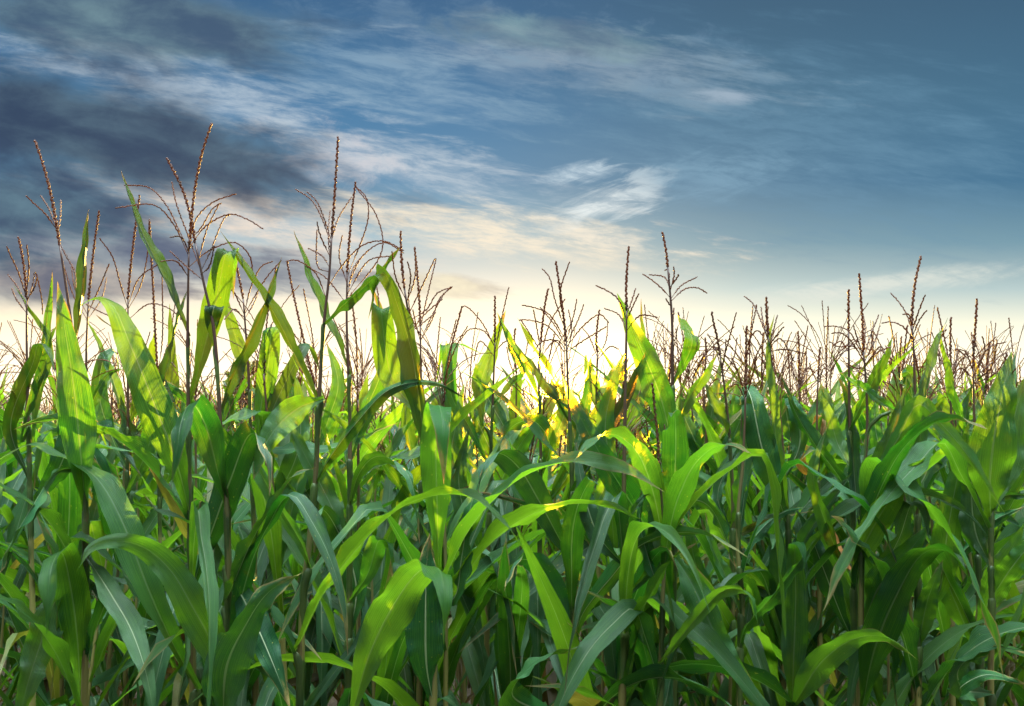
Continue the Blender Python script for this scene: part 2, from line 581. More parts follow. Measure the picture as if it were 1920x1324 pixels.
def leaf_into(buf, pts, width, wdir, twist, seed, n=28, m=6, fold0=62, fold1=14, ripple=1.0, neck=0.42, mi=0):
    """one maize blade: a ribbon swept along its midrib, gutter-folded at the collar, wavy at the margins"""
    rg = random.Random(seed)
    P, L = spline(pts, n)
    T = tangents(P)
    Wd = (wdir - T[0] * wdir.dot(T[0])).normalized()
    ph = [rg.uniform(0, 6.28) for _ in range(4)]
    fr = [rg.uniform(2.2, 3.6), rg.uniform(5.5, 9.0)]
    amp = ripple * width * rg.uniform(0.5, 1.0)
    if fold1 is None:
        fold1 = rg.choice([12, 20, 32, 44, 54])
    peak = rg.uniform(0.32, 0.5)
    verts, uvs, faces = [], [], []
    for i in range(n):
        t = i / (n - 1)
        if i:
            a = T[i - 1].cross(T[i])
            if a.length > 1e-7:
                Wd = Matrix.Rotation(T[i - 1].angle(T[i]), 3, a.normalized()) @ Wd
            Wd = (Wd - T[i] * Wd.dot(T[i])).normalized()
        Wt = Matrix.Rotation(twist * smooth(t), 3, T[i]) @ Wd
        Nn = T[i].cross(Wt)
        if t < peak:
            ww = neck + (1 - neck) * smooth(t / peak)
        else:
            q = (t - peak) / (1 - peak)
            ww = max(1 - q ** 1.5, 0.0)
        hw = max(width * ww * 0.5, 0.0004)
        fold = R(fold0 + (fold1 - fold0) * smooth(t / 0.4))
        for k in range(m + 1):
            s = -1 + 2 * k / m
            a = abs(s)
            sg = 0 if (s > 0) else 1
            rip = amp * (a ** 2.2) * (0.22 * math.sin(fr[0] * 6.28 * t + ph[sg]) + 0.10 * math.sin(fr[1] * 6.28 * t + ph[2 + sg])) * smooth(t * 5) * ww ** 0.5
            cup = a * math.sin(fold) * (1.0 - 0.35 * a)
            p = P[i] + Wt * (s * hw * math.cos(fold)) + Nn * (cup * hw + rip)
            verts.append(p)
            uvs.append((0.5 + 0.5 * s, t))
    for i in range(n - 1):
        for k in range(m):
            a = i * (m + 1) + k
            faces.append((a, a + 1, a + m + 2, a + m + 1))
    buf.add(verts, faces, uvs, mi)
    return L


def tube_into(buf, P, radii, sides=8, vfun=None, cap=True, mi=0):
    T = tangents(P)
    X = T[0].orthogonal().normalized()
    verts, uvs, faces = [], [], []
    for i, p in enumerate(P):
        X = (X - T[i] * X.dot(T[i]))
        X = X.normalized() if X.length > 1e-6 else T[i].orthogonal().normalized()
        Y = T[i].cross(X)
        for k in range(sides):
            a = 2 * math.pi * k / sides
            verts.append(p + (X * math.cos(a) + Y * math.sin(a)) * radii[i])
            uvs.append((k / sides, vfun(p, i) if vfun else i / max(len(P) - 1, 1)))
    for i in range(len(P) - 1):
        for k in range(sides):
            a, b = i * sides + k, i * sides + (k + 1) % sides
            faces.append((a, b, b + sides, a + sides))
    if cap:
        faces.append(tuple(range(sides))[::-1])
        faces.append(tuple(range((len(P) - 1) * sides, len(P) * sides)))
    buf.add(verts, faces, uvs, mi)


def spike_into(buf, pts, r, pitch, seed, bare=0.15, sides=5, mi=0):
    """a flowering branch of a tassel: a thin rachis whose spikelets stand out in pairs, left and right"""
    rg = random.Random(seed)
    _, L = spline(pts, 4)
    nb = max(int(L / pitch), 3)
    n = nb * 3 + 1
    P, _ = spline(pts, n)
    T = tangents(P)
    X = T[0].orthogonal().normalized()
    ang = rg.uniform(0, 6.28)
    C, rad = [], []
    for i in range(n):
        t = i / (n - 1)
        X = (X - T[i] * X.dot(T[i])).normalized()
        Y = T[i].cross(X)
        b, ph = divmod(i, 3)
        k = smooth((t - bare) / 0.12) * (1 - 0.35 * t) if bare > 0 else (1 - 0.35 * t)
        a = ang + b * 2.4
        if ph == 0:
            rr, off_ = 0.78, 0.0
        elif ph == 1:
            rr, off_ = 1.0, 0.40
        else:
            rr, off_ = 0.80, 0.45
        rr = 0.42 + (rr - 0.42) * k
        jit = rg.uniform(0.8, 1.2)
        C.append(P[i] + (X * math.cos(a) + Y * math.sin(a)) * (off_ * k * r * jit))
        rad.append(r * rr * jit)
    rad[-1] = r * 0.12
    tube_into(buf, C, rad, sides, mi=mi)


def link(name, me, parent=None):
    o = bpy.data.objects.new(name, me)
    COL.objects.link(o)
    if parent is not None:
        o.parent = parent
    return o


def tag(o, label, cat, group=None):
    o['label'] = label
    o['category'] = cat
    if group:
        o['group'] = group
    return o


def thing(name, loc, label, cat, group=None):
    o = bpy.data.objects.new(name, None)
    o.empty_display_size = 0.1
    COL.objects.link(o)
    o.location = loc
    return tag(o, label, cat, group)

# ------------------------------------------------------------------ the front plants, one by one
# every point is a spot on the plant seen from the path: (x, y[, metres behind the stalk])
HERO = []


def plant(label, Y, stalk, leaves, tassel=None):
    HERO.append((label, Y, stalk, leaves, tassel))


F_ = 'fold'
plant('corn plant by the left edge with one very broad upright blade and lean tassel', 2.0,
      [(158, 1324), (160, 1120), (161, 950), (152, 780), (138, 640), (124, 540), (112, 460)],
      [([(161, 955, .01), (152, 860, -.03), (140, 740, -.05), (122, 620, -.06), (108, 528, -.04)], 74, 5, 10),
       ([(150, 1335, .02), (146, 1210, -.02), (134, 1110, -.05), (116, 1036, -.09), (96, 1066, -.17), (90, 1125, -.2), (87, 1190, -.2)], 68, 0, 0),
       ([(156, 1110, .02), (110, 1120, -.02), (75, 1210, -.06), (50, 1290, -.1), (30, 1380, -.12)], 66, -10, 0),
       ([(140, 660, .01), (150, 580, .02), (158, 490, .03), (166, 392, .05)], 36, 30, 0),
       ([(158, 880, .01), (108, 884, -.06), (60, 950, -.14), (0, 1055, -.2), (-30, 1110, -.22)], 44, 20, -30),
       ([(159, 1040, .01), (205, 1110, -.08), (250, 1190, -.14), (280, 1290, -.2), (290, 1380, -.22)], 52, -25, 0)],
      ([(112, 460), (105, 415), (92, 350), (78, 300), (65, 262)],
       [[(106, 430), (84, 400), (62, 380), (48, 366)], [(106, 428), (92, 392), (76, 366)], [(108, 440), (113, 405), (114, 374)],
        [(110, 452), (124, 480), (140, 510), (142, 540)]]))

plant('corn plant at far left with a clump of red-brown tassel branches above crossing blades', 2.35,
      [(60, 1324), (58, 1000), (52, 760), (50, 640), (50, 560)],
      [([(55, 850, .01), (68, 740, .03), (84, 640, .03), (98, 505, .05)], 36, 25, 0),
       ([(54, 800, -.02), (38, 830, -.04), (60, 720, -.06), (90, 640, -.06), (118, 590, -.05)], 34, 20, 20),
       ([(56, 900, .01), (20, 800, .0), (62, 680, -.03), (72, 645, -.06), (95, 670, -.12), (104, 700, -.14)], 36, 15, 0),
       ([(54, 780, .02), (98, 650, .02), (70, 600, .02), (26, 535, .03)], 22, 30, 0),
       ([(56, 960, .01), (110, 880, -.05), (140, 800, -.04), (172, 720, .0)], 50, 10, 20)],
      ([(50, 560), (46, 510), (40, 470), (34, 443)],
       [[(50, 560), (34, 510), (20, 480), (12, 461)], [(50, 550), (54, 500), (50, 458)], [(50, 570), (62, 530), (66, 510), (78, 560), (80, 590)],
        [(50, 580), (34, 540), (14, 514)], [(52, 560), (64, 540), (70, 520)], [(52, 590), (30, 560), (22, 540)]]))

plant('tall corn plant with long blade arching left, wide tassel topped by dark curved spike', 2.0,
      [(362, 1324), (359, 1130), (356, 960), (353, 760), (352, 600), (354, 470)],
      [([(362, 990, .01), (332, 870, -.05), (294, 770, -.07), (246, 650, -.06), (206, 566, -.02), (168, 563, .02), (148, 578, .04)], 74, -8, 0),
       ([(353, 632, .01), (330, 570, .01), (298, 500, .02), (260, 420, .03), (227, 320, .05)], 40, 36, 0),
       ([(354, 760, .01), (376, 680, .0), (404, 570, -.01), (424, 474, -.03), (436, 500, .07), (438, 560, .1)], 54, 10, 0),
       ([(361, 1100, .01), (392, 1010, -.05), (432, 900, -.09), (468, 815, -.16), (500, 850, -.26), (505, 930, -.29)], 66, -12, 0),
       ([(356, 790, .01), (310, 730, .06), (330, 620, .06), (352, 540, .08)], 28, 35, 0),
       ([(357, 900, .01), (330, 770, .05), (268, 660, .08), (180, 590, .1)], 34, 30, 0),
       ([(372, 1292, .0), (318, 1195, -.06), (274, 1095, -.1), (232, 985, -.1), (184, 900, -.06), (118, 855, .0), (60, 832, .03), (-10, 868, .06)], 66, -16, 20)],
      ([(354, 470), (359, 410), (366, 350), (378, 290), (397, 230)],
       [[(354, 470), (335, 430), (312, 385), (280, 352), (232, 347)], [(354, 480), (325, 420), (290, 385), (215, 390)],
        [(355, 460), (368, 410), (398, 380), (443, 363)], [(355, 465), (385, 425), (430, 402), (465, 412), (494, 430)],
        [(355, 475), (340, 445), (318, 445)], [(355, 450), (375, 430), (400, 390), (416, 380)], [(355, 500), (392, 470), (440, 455), (468, 480), (474, 525)],
        [(354, 520), (330, 490), (300, 490)]]))

plant('corn plant with grey-green blade folded over at mid height and slanting red tassel', 1.92,
      [(424, 1324), (428, 1120), (426, 960), (416, 850), (409, 720), (400, 610), (384, 540), (366, 455)],
      [([(426, 948, .01), (407, 880, -.03), (386, 800, -.05), (362, 758, -.1), (340, 790, -.2), (330, 860, -.24), (318, 930, -.24)], 64, 0, 0),
       ([(402, 650, .01), (396, 610, .0), (402, 574, .0), (404, 590, .06), (402, 640, .1)], 40, 0, 0),
       ([(406, 785, .02), (440, 700, .04), (478, 620, .05), (505, 550, .06), (528, 482, .08)], 44, 25, 0),
       ([(434, 1318, .0), (399, 1210, -.06), (362, 1140, -.1), (320, 1070, -.12), (272, 1028, -.14), (222, 1014, -.17), (172, 1026, -.2), (145, 1070, -.24)], 74, -12, 0),
       ([(419, 1138, .01), (440, 1090, -.05), (480, 1000, -.1), (516, 945, -.1), (548, 896, -.1), (594, 876, -.1)], 46, 35, 30),
       ([(418, 1345, .0), (426, 1245, -.1), (456, 1180, -.14), (504, 1110, -.16), (570, 1072, -.16)], 92, 0, 0),
       ([(422, 1060, .01), (470, 1150, -.06), (510, 1240, -.1), (545, 1330, -.12)], 62, 5, 0)],
      ([(366, 455), (358, 410), (342, 355), (312, 295)],
       [[(374, 500), (352, 440), (330, 380), (322, 340)], [(372, 490), (388, 430), (412, 380)], [(376, 510), (395, 470), (420, 410), (432, 402)],
        [(380, 525), (350, 500), (318, 470)], [(376, 515), (392, 500), (402, 460)]]))

plant('tall corn plant with long straight tassel spike above a stiff V of narrow blades', 2.0,
      [(562, 1324), (569, 1110), (580, 1020), (592, 890), (598, 758), (604, 650), (610, 580), (617, 520), (622, 440)],
      [([(598, 758, .0), (560, 680, -.02), (515, 590, -.03), (466, 512, -.02), (413, 433, .0)], 42, 35, 0),
       ([(605, 608, .0), (650, 566, -.03), (702, 520, -.04), (752, 460, -.05)], 38, 30, 0),
       ([(590, 906, .0), (625, 848, -.07), (672, 788, -.12), (725, 733, -.14), (775, 717, -.12), (830, 722, -.08), (875, 748, -.05)], 42, 30, 0),
       ([(606, 748, .0), (560, 765, -.05), (520, 800, -.1), (492, 845, -.13), (475, 900, -.15)], 62, 8, 15),
       ([(582, 1065, .0), (566, 1020, -.02), (512, 930, -.05), (468, 850, -.04), (432, 800, .0)], 42, 20, 0),
       ([(553, 1222, .0), (604, 1118, -.1), (664, 1036, -.15), (752, 952, -.2), (826, 928, -.24), (885, 934, -.28), (940, 972, -.32), (988, 1042, -.36)], 52, 25, 40)],
      ([(622, 440), (625, 400), (629, 340), (634, 255)],
       [[(621, 460), (604, 410), (584, 375), (553, 354)], [(621, 450), (606, 405), (592, 375), (575, 359)], [(621, 455), (634, 410), (660, 368)],
        [(618, 480), (600, 440), (594, 415)], [(617, 510), (596, 500), (594, 430)], [(617, 500), (604, 480), (577, 465)], [(618, 490), (616, 430), (619, 394)],
        [(612, 560), (590, 510), (555, 488), (535, 490)], [(614, 540), (640, 500), (680, 460), (718, 452), (758, 470)]]))

plant('corn plant with straight dark stalk and several long tassel branches bowing to the right', 2.25,
      [(653, 1324), (655, 1150), (656, 900), (656, 790), (653, 690), (650, 600), (651, 510)],
      [([(656, 702, .0), (632, 640, .0), (600, 570, .02), (574, 500, .03), (551, 432, .05)], 34, 36, 0),
       ([(655, 1195, .0), (668, 1100, .02), (640, 1010, .02), (604, 955, -.04), (585, 985, -.1)], 58, -5, 0),
       ([(656, 945, .0), (672, 890, -.04), (700, 858, -.08), (738, 862, -.14), (768, 895, -.19), (780, 950, -.22), (787, 1020, -.22)], 42, 10, 0),
       ([(655, 860, .0), (690, 760, .04), (716, 690, .04), (712, 590, .02), (700, 540, .02)], 56, 20, 0),
       ([(655, 1020, .0), (612, 930, .04), (570, 850, .04), (535, 780, .06)], 50, 15, 0),
       ([(655, 1130, .0), (690, 1075, -.03), (710, 1014, -.06), (730, 1020, -.12), (738, 1085, -.15)], 44, 0, 0)],
      ([(651, 510), (655, 450), (660, 395), (667, 340)],
       [[(651, 520), (690, 410), (686, 370), (667, 350)], [(652, 560), (716, 470), (706, 405), (668, 352)], [(650, 530), (636, 480), (642, 440)],
        [(651, 540), (680, 480), (720, 455), (758, 475)], [(652, 550), (690, 490), (730, 480)], [(650, 570), (610, 520), (575, 500)],
        [(651, 560), (664, 500), (690, 470)], [(652, 580), (700, 530), (714, 600)]]))

plant('corn plant with broad dark blade bent over at top and another folded square below', 1.92,
      [(812, 1324), (815, 1180), (818, 1000), (810, 860), (796, 760), (780, 660), (768, 600), (758, 540)],
      [([(806, 905, .0), (790, 780, -.02), (772, 660, -.03), (748, 580, -.05), (722, 514, -.06), (702, 550, .03), (690, 600, .06)], 66, 22, 0),
       ([(822, 1080, -.01), (820, 960, -.05), (817, 840, -.09), (822, 761, -.13), (830, 800, -.22), (832, 908, -.25)], 66, 0, 0),
       ([(815, 1330, .0), (800, 1250, -.03), (798, 1150, -.05), (800, 1060, -.05), (806, 1000, -.04)], 84, -5, 0),
       ([(655, 1360, -.1), (694, 1225, -.14), (740, 1132, -.18), (785, 1072, -.23), (822, 1066, -.3), (834, 1120, -.36), (832, 1208, -.38)], 82, -8, 30),
       ([(816, 1130, .0), (852, 1120, -.05), (866, 1040, -.06), (880, 960, -.05), (905, 880, -.02)], 56, 15, 0),
       ([(812, 800, .0), (740, 720, .05), (722, 650, .05), (716, 580, .05), (728, 610, .12), (735, 680, .14)], 60, 10, 0)],
      ([(758, 540), (754, 500), (752, 470), (751, 432)],
       [[(760, 560), (742, 520), (735, 470)], [(762, 570), (778, 520), (778, 463)], [(766, 590), (790, 540), (816, 484)], [(770, 600), (800, 580), (820, 550), (848, 538)],
        [(772, 620), (796, 590), (830, 560)], [(762, 575), (770, 520), (764, 490)], [(774, 620), (800, 600), (818, 585)]]))

plant('corn plant right against the setting sun with bushy glowing tassel of many branches', 2.15,
      [(1066, 1324), (1072, 1200), (1077, 1062), (1073, 920), (1068, 785), (1064, 700), (1062, 640)],
      [([(1068, 788, .0), (1040, 738, .0), (1000, 688, .02), (958, 632, .03)], 34, 32, 0),
       ([(1074, 922, -.01), (1105, 870, -.05), (1145, 803, -.07), (1182, 735, -.08), (1213, 652, -.09)], 48, 28, 0),
       ([(1078, 1066, .0), (1046, 1005, -.05), (1010, 938, -.09), (972, 876, -.13), (936, 850, -.18), (908, 872, -.24), (895, 930, -.27)], 58, -6, 0),
       ([(1077, 1208, .0), (1092, 1152, -.06), (1150, 1078, -.12), (1196, 1026, -.16), (1262, 1000, -.2), (1332, 1006, -.24), (1405, 1048, -.28)], 46, 20, 50),
       ([(1072, 1250, .0), (1052, 1150, .02), (1010, 1060, .0), (968, 1052, -.05), (945, 1110, -.12)], 64, -5, 0),
       ([(1066, 1350, .0), (960, 1300, -.1), (1010, 1240, -.12), (1060, 1222, -.12), (1130, 1208, -.1)], 62, 0, 30),
       ([(1074, 860, .0), (1090, 800, .05), (1100, 740, .06), (1108, 664, .06)], 30, 15, 0),
       ([(1077, 1000, .0), (1110, 960, .04), (1150, 890, .05), (1200, 850, .04), (1235, 880, .0)], 40, 25, 0)],
      ([(1062, 640), (1055, 580), (1048, 530), (1042, 489)],
       [[(1060, 620), (1040, 560), (1030, 520), (1016, 503)], [(1058, 600), (1050, 550), (1068, 490)], [(1062, 640), (1030, 590), (1005, 578), (978, 572)],
        [(1062, 650), (1040, 610), (1012, 575)], [(1062, 640), (1076, 590), (1082, 560)], [(1062, 645), (1084, 600), (1095, 570)], [(1063, 650), (1095, 610), (1125, 590), (1142, 606)],
        [(1062, 650), (1025, 610), (990, 600), (972, 600)], [(1063, 660), (1092, 640), (1138, 612)], [(1062, 660), (1048, 640), (1018, 640), (1000, 660)], [(1063, 660), (1072, 620), (1066, 580)]]))

plant('corn plant with broad pointed blade leaning left, bent golden blade and slim open tassel', 2.1,
      [(1262, 1324), (1262, 1150), (1265, 1020), (1264, 860), (1261, 720), (1260, 600), (1252, 500)],
      [([(1265, 878, .0), (1246, 770, -.03), (1216, 685, -.05), (1184, 612, -.05), (1157, 550, -.04)], 62, 8, 0),
       ([(1262, 722, .0), (1280, 688, -.02), (1298, 642, -.05), (1286, 612, -.01), (1266, 586, .03)], 34, 18, 0),
       ([(1263, 1142, .0), (1228, 1022, -.04), (1176, 932, -.08), (1120, 842, -.1), (1078, 762, -.09), (1052, 700, -.06)], 68, -6, 0),
       ([(1263, 812, .0), (1294, 742, .01), (1330, 690, .03), (1345, 660, .04)], 36, 30, 0),
       ([(1264, 985, .0), (1290, 940, -.02), (1330, 950, -.08), (1362, 1012, -.12), (1380, 1070, -.14)], 46, 10, 0),
       ([(1263, 1040, .0), (1300, 1100, -.08), (1352, 1210, -.14), (1402, 1282, -.18), (1435, 1345, -.2)], 60, -10, 20),
       ([(1262, 1250, .0), (1240, 1330, -.08), (1190, 1170, -.1), (1128, 1118, -.1), (1080, 1100, -.1)], 66, 5, 0)],
      ([(1252, 500), (1250, 480), (1247, 460), (1242, 434)],
       [[(1258, 560), (1240, 540), (1222, 525), (1204, 513)], [(1257, 545), (1246, 520), (1216, 515)], [(1256, 535), (1252, 505), (1246, 508)], [(1257, 545), (1264, 515), (1263, 500)],
        [(1258, 560), (1278, 535), (1308, 519)], [(1258, 565), (1284, 542), (1308, 540), (1326, 550)], [(1258, 575), (1248, 560)], [(1256, 540), (1270, 520), (1272, 515)]]))

plant('corn plant whose speckled yellow-green blade rolls tightly upward beside a thin brown stalk', 2.0,
      [(1166, 1324), (1174, 1160), (1168, 1040), (1170, 900), (1172, 760), (1174, 650), (1175, 580)],
      [([(1172, 1190, -.05), (1214, 1125, -.12), (1262, 1048, -.16), (1306, 1018, -.17)], 36, 40, 0),
       ([(1172, 985, .0), (1190, 955, -.02), (1215, 925, -.03), (1250, 905, -.04)], 18, 30, 0),
       ([(1171, 940, .0), (1150, 880, .03), (1135, 800, .05), (1150, 720, .06), (1172, 662, .08)], 44, 18, 0),
       ([(1170, 1060, .0), (1120, 1000, -.02), (1090, 900, .0), (1080, 830, .03)], 46, 15, 0),
       ([(1173, 1120, .0), (1222, 1060, .03), (1232, 960, .04), (1216, 860, .05), (1190, 800, .06)], 50, 10, 0)],
      ([(1175, 580), (1174, 540), (1176, 500), (1179, 461)],
       [[(1175, 600), (1158, 560), (1138, 545), (1116, 535)], [(1175, 590), (1186, 560), (1192, 540)], [(1175, 620), (1160, 590), (1132, 578)], [(1175, 620), (1200, 592), (1234, 595)],
        [(1175, 600), (1184, 580), (1198, 550)]]))

plant('thin corn plant with a dark withered tassel bending in front of a wide sunlit blade', 1.95,
      [(1238, 1324), (1242, 1140), (1246, 1020), (1240, 930), (1236, 880)],
      [([(1236, 1248, -.01), (1262, 1214, -.05), (1308, 1156, -.1), (1352, 1110, -.14), (1386, 1104, -.18), (1412, 1120, -.22), (1421, 1172, -.24)], 38, 22, 30),
       ([(1243, 1130, .0), (1220, 1060, .03), (1200, 980, .05), (1208, 900, .06)], 34, 25, 0)],
      ([(1236, 880), (1234, 830), (1229, 780), (1223, 718)],
       [[(1236, 880), (1246, 840), (1246, 795)], [(1236, 890), (1226, 850), (1206, 812)], [(1237, 895), (1252, 860), (1255, 800)]]))

plant('corn plant with close tassel spikes over a V of blades, right of bent golden blade', 2.3,
      [(1372, 1324), (1374, 1100), (1374, 935), (1368, 820), (1360, 740), (1350, 665)],
      [([(1368, 822, .0), (1350, 780, .0), (1333, 745, .01), (1317, 710, .03)], 40, 25, 0),
       ([(1374, 990, .0), (1392, 910, -.03), (1416, 850, -.05), (1446, 785, -.06)], 42, 30, 0),
       ([(1374, 1040, .0), (1340, 975, -.03), (1310, 925, -.06), (1284, 872, -.06)], 48, 12, 0),
       ([(1373, 1000, .0), (1346, 930, .02), (1376, 860, .02), (1420, 815, .02)], 36, 20, 0),
       ([(1373, 1160, .0), (1330, 1120, .02), (1300, 1040, .02), (1290, 960, .03)], 44, 15, 0)],
      ([(1350, 665), (1344, 630), (1339, 610), (1334, 584)],
       [[(1352, 690), (1340, 650), (1326, 625)], [(1352, 690), (1366, 640), (1381, 585)], [(1352, 700), (1360, 660), (1361, 635)], [(1352, 700), (1330, 680), (1318, 660)],
        [(1354, 710), (1376, 670), (1382, 632)], [(1354, 705), (1330, 690), (1322, 700)]]))

plant('corn plant with wide white-ribbed bluish blade and tassel whose longest branch leans left', 2.1,
      [(1482, 1324), (1482, 1150), (1478, 1000), (1470, 880), (1463, 790), (1450, 700), (1440, 630)],
      [([(1478, 990, .0), (1458, 930, -.03), (1428, 838, -.05), (1408, 745, -.03), (1394, 725, .05), (1396, 770, .1)], 62, 8, 0),
       ([(1476, 960, .0), (1460, 860, -.04), (1446, 740, -.03), (1440, 640, .0), (1452, 590, .03)], 34, 30, 0),
       ([(1484, 1345, -.04), (1488, 1240, -.07), (1492, 1120, -.09), (1492, 1018, -.12), (1506, 1030, -.18), (1508, 1070, -.2)], 54, 0, 0),
       ([(1480, 1290, .0), (1474, 1190, .0), (1462, 1090, -.03), (1456, 1004, -.05), (1446, 1030, -.13)], 52, 10, 0),
       ([(1484, 1330, -.05), (1546, 1236, -.15), (1608, 1196, -.2), (1668, 1197, -.25), (1726, 1242, -.3)], 56, 8, 30),
       ([(1470, 900, .0), (1500, 830, .02), (1490, 760, .03), (1474, 748, .1), (1462, 790, .14)], 40, 10, 0),
       ([(1478, 1090, .0), (1516, 1000, .0), (1562, 935, -.02), (1598, 885, -.03)], 42, 28, 0)],
      ([(1440, 630), (1438, 600), (1437, 580), (1437, 556)],
       [[(1440, 640), (1426, 600), (1412, 570), (1395, 555)], [(1440, 640), (1430, 600), (1427, 575)], [(1441, 650), (1450, 620), (1458, 590)], [(1441, 650), (1455, 630), (1470, 612)],
        [(1442, 660), (1470, 655), (1512, 664)], [(1441, 655), (1462, 635), (1490, 680)], [(1441, 650), (1420, 620), (1402, 645), (1396, 680)]]))

plant('corn plant with smooth lower stalk and one low blade rising right from bulging sheath', 2.05,
      [(1386, 1330), (1388, 1205), (1392, 1130), (1386, 1068), (1384, 960), (1392, 880), (1396, 800), (1398, 740)],
      [([(1387, 1212, .0), (1398, 1176, -.03), (1444, 1122, -.08), (1489, 1066, -.1), (1530, 1010, -.1)], 44, 25, 0),
       ([(1386, 1060, .0), (1420, 1000, .02), (1470, 960, .03), (1530, 950, .02)], 30, 30, 0),
       ([(1388, 1150, .0), (1360, 1080, .03), (1330, 1010, .04), (1322, 960, .05)], 36, 20, 0),
       ([(1385, 960, .0), (1396, 880, .03), (1404, 800, .04), (1398, 745, .02), (1386, 760, .1)], 34, 5, 0)],
      ([(1398, 740), (1399, 700), (1399, 650), (1400, 610)],
       [[(1398, 745), (1384, 700), (1372, 670)], [(1398, 745), (1412, 700), (1420, 660)], [(1398, 750), (1380, 720), (1364, 730)]]))

plant('corn plant with a dense tassel of a dozen upright branches beside an arrow-straight neighbour', 2.05,
      [(1612, 1324), (1614, 1200), (1616, 1000), (1620, 900), (1626, 800), (1624, 720), (1619, 660)],
      [([(1618, 930, .0), (1650, 878, -.04), (1684, 822, -.07), (1722, 758, -.1), (1760, 790, -.14), (1816, 856, -.2), (1884, 962, -.26)], 42, 18, 0),
       ([(1682, 772, -.02), (1655, 756, -.03), (1622, 731, -.02), (1571, 697, .0)], 30, 25, 0),
       ([(1618, 1170, .0), (1650, 1098, -.05), (1700, 1040, -.08), (1745, 980, -.08)], 66, 8, 0),
       ([(1616, 1010, .0), (1604, 920, .04), (1596, 820, .05), (1582, 730, .06), (1568, 700, .05)], 42, 20, 0),
       ([(1619, 930, .0), (1644, 880, -.02), (1672, 810, -.03), (1698, 724, -.02)], 44, 22, 0),
       ([(1614, 1345, -.02), (1638, 1224, -.09), (1674, 1132, -.13), (1726, 1042, -.17), (1764, 1030, -.22), (1796, 1050, -.27), (1822, 1096, -.3)], 72, 0, 20)],
      ([(1619, 660), (1617, 600), (1614, 560), (1611, 512)],
       [[(1619, 670), (1606, 630), (1600, 610)], [(1619, 670), (1632, 630), (1648, 590)], [(1620, 680), (1640, 640), (1650, 610)], [(1619, 670), (1590, 620), (1566, 612), (1545, 612)],
        [(1619, 675), (1596, 640), (1578, 625), (1558, 625)], [(1620, 680), (1600, 650), (1572, 650), (1555, 640)], [(1619, 670), (1622, 620), (1618, 588)], [(1620, 680), (1634, 650), (1634, 620)],
        [(1620, 690), (1650, 650), (1660, 665)], [(1620, 690), (1604, 690), (1585, 680)], [(1620, 685), (1646, 660), (1672, 650)]]))

plant('corn plant with one arrow-straight bare tassel spike and two blades crossing just under it', 2.1,
      [(1600, 1324), (1601, 1180), (1601, 1060), (1599, 940), (1593, 800), (1592, 700), (1591, 620)],
      [([(1592, 806, .0), (1622, 744, -.03), (1652, 682, -.05), (1674, 632, -.05)], 40, 22, 0),
       ([(1598, 946, .0), (1574, 896, -.02), (1524, 828, -.03), (1490, 770, -.02), (1462, 698, .0)], 42, 28, 0),
       ([(1600, 1068, .0), (1616, 1030, -.06), (1660, 950, -.12), (1705, 882, -.14), (1736, 858, -.16)], 56, 12, 0),
       ([(1600, 1200, .0), (1580, 1160, .0), (1546, 1072, .0), (1518, 1000, .02), (1490, 950, .05)], 46, 15, 0),
       ([(1596, 880, .0), (1570, 830, .05), (1556, 780, .06), (1540, 730, .08)], 36, 15, 0),
       ([(1600, 1100, .0), (1560, 1010, -.04), (1525, 890, -.05), (1556, 788, -.04)], 40, 20, 0)],
      ([(1591, 620), (1591, 595), (1591, 570), (1591, 542)], [[(1591, 660), (1576, 640), (1560, 650)]]))

plant('tall corn plant on the right with a blue-black curved tassel spike and few branches', 2.05,
      [(1722, 1324), (1721, 1200), (1720, 1000), (1720, 860), (1716, 740), (1713, 660), (1710, 610)],
      [([(1722, 962, .0), (1724, 860, -.04), (1732, 740, -.04), (1752, 660, -.02), (1777, 596, .02)], 46, 22, 0),
       ([(1722, 1210, .0), (1738, 1130, -.03), (1752, 1090, -.05), (1768, 1050, -.05)], 46, 15, 0),
       ([(1721, 1080, .0), (1664, 1072, -.02), (1690, 1000, -.04), (1710, 944, -.07), (1732, 950, -.13), (1742, 1012, -.16)], 48, 5, 0),
       ([(1720, 1000, .0), (1700, 900, .04), (1688, 800, .05), (1700, 700, .06)], 36, 25, 0),
       ([(1721, 1140, .0), (1760, 1110, .04), (1776, 1000, .03), (1798, 880, .02), (1818, 782, .02)], 60, 10, 0),
       ([(1716, 740, .0), (1706, 700, .02), (1690, 697, .0), (1696, 730, -.05)], 30, 10, 0)],
      ([(1710, 610), (1711, 575), (1716, 530), (1727, 479)],
       [[(1710, 625), (1700, 590), (1684, 565), (1669, 549)], [(1711, 620), (1722, 585), (1735, 552)], [(1711, 630), (1724, 600), (1738, 581)], [(1711, 635), (1692, 612), (1672, 604), (1652, 606)],
        [(1710, 620), (1704, 590), (1692, 590)], [(1713, 650), (1720, 690), (1728, 720)], [(1713, 650), (1722, 700), (1722, 740)]]))

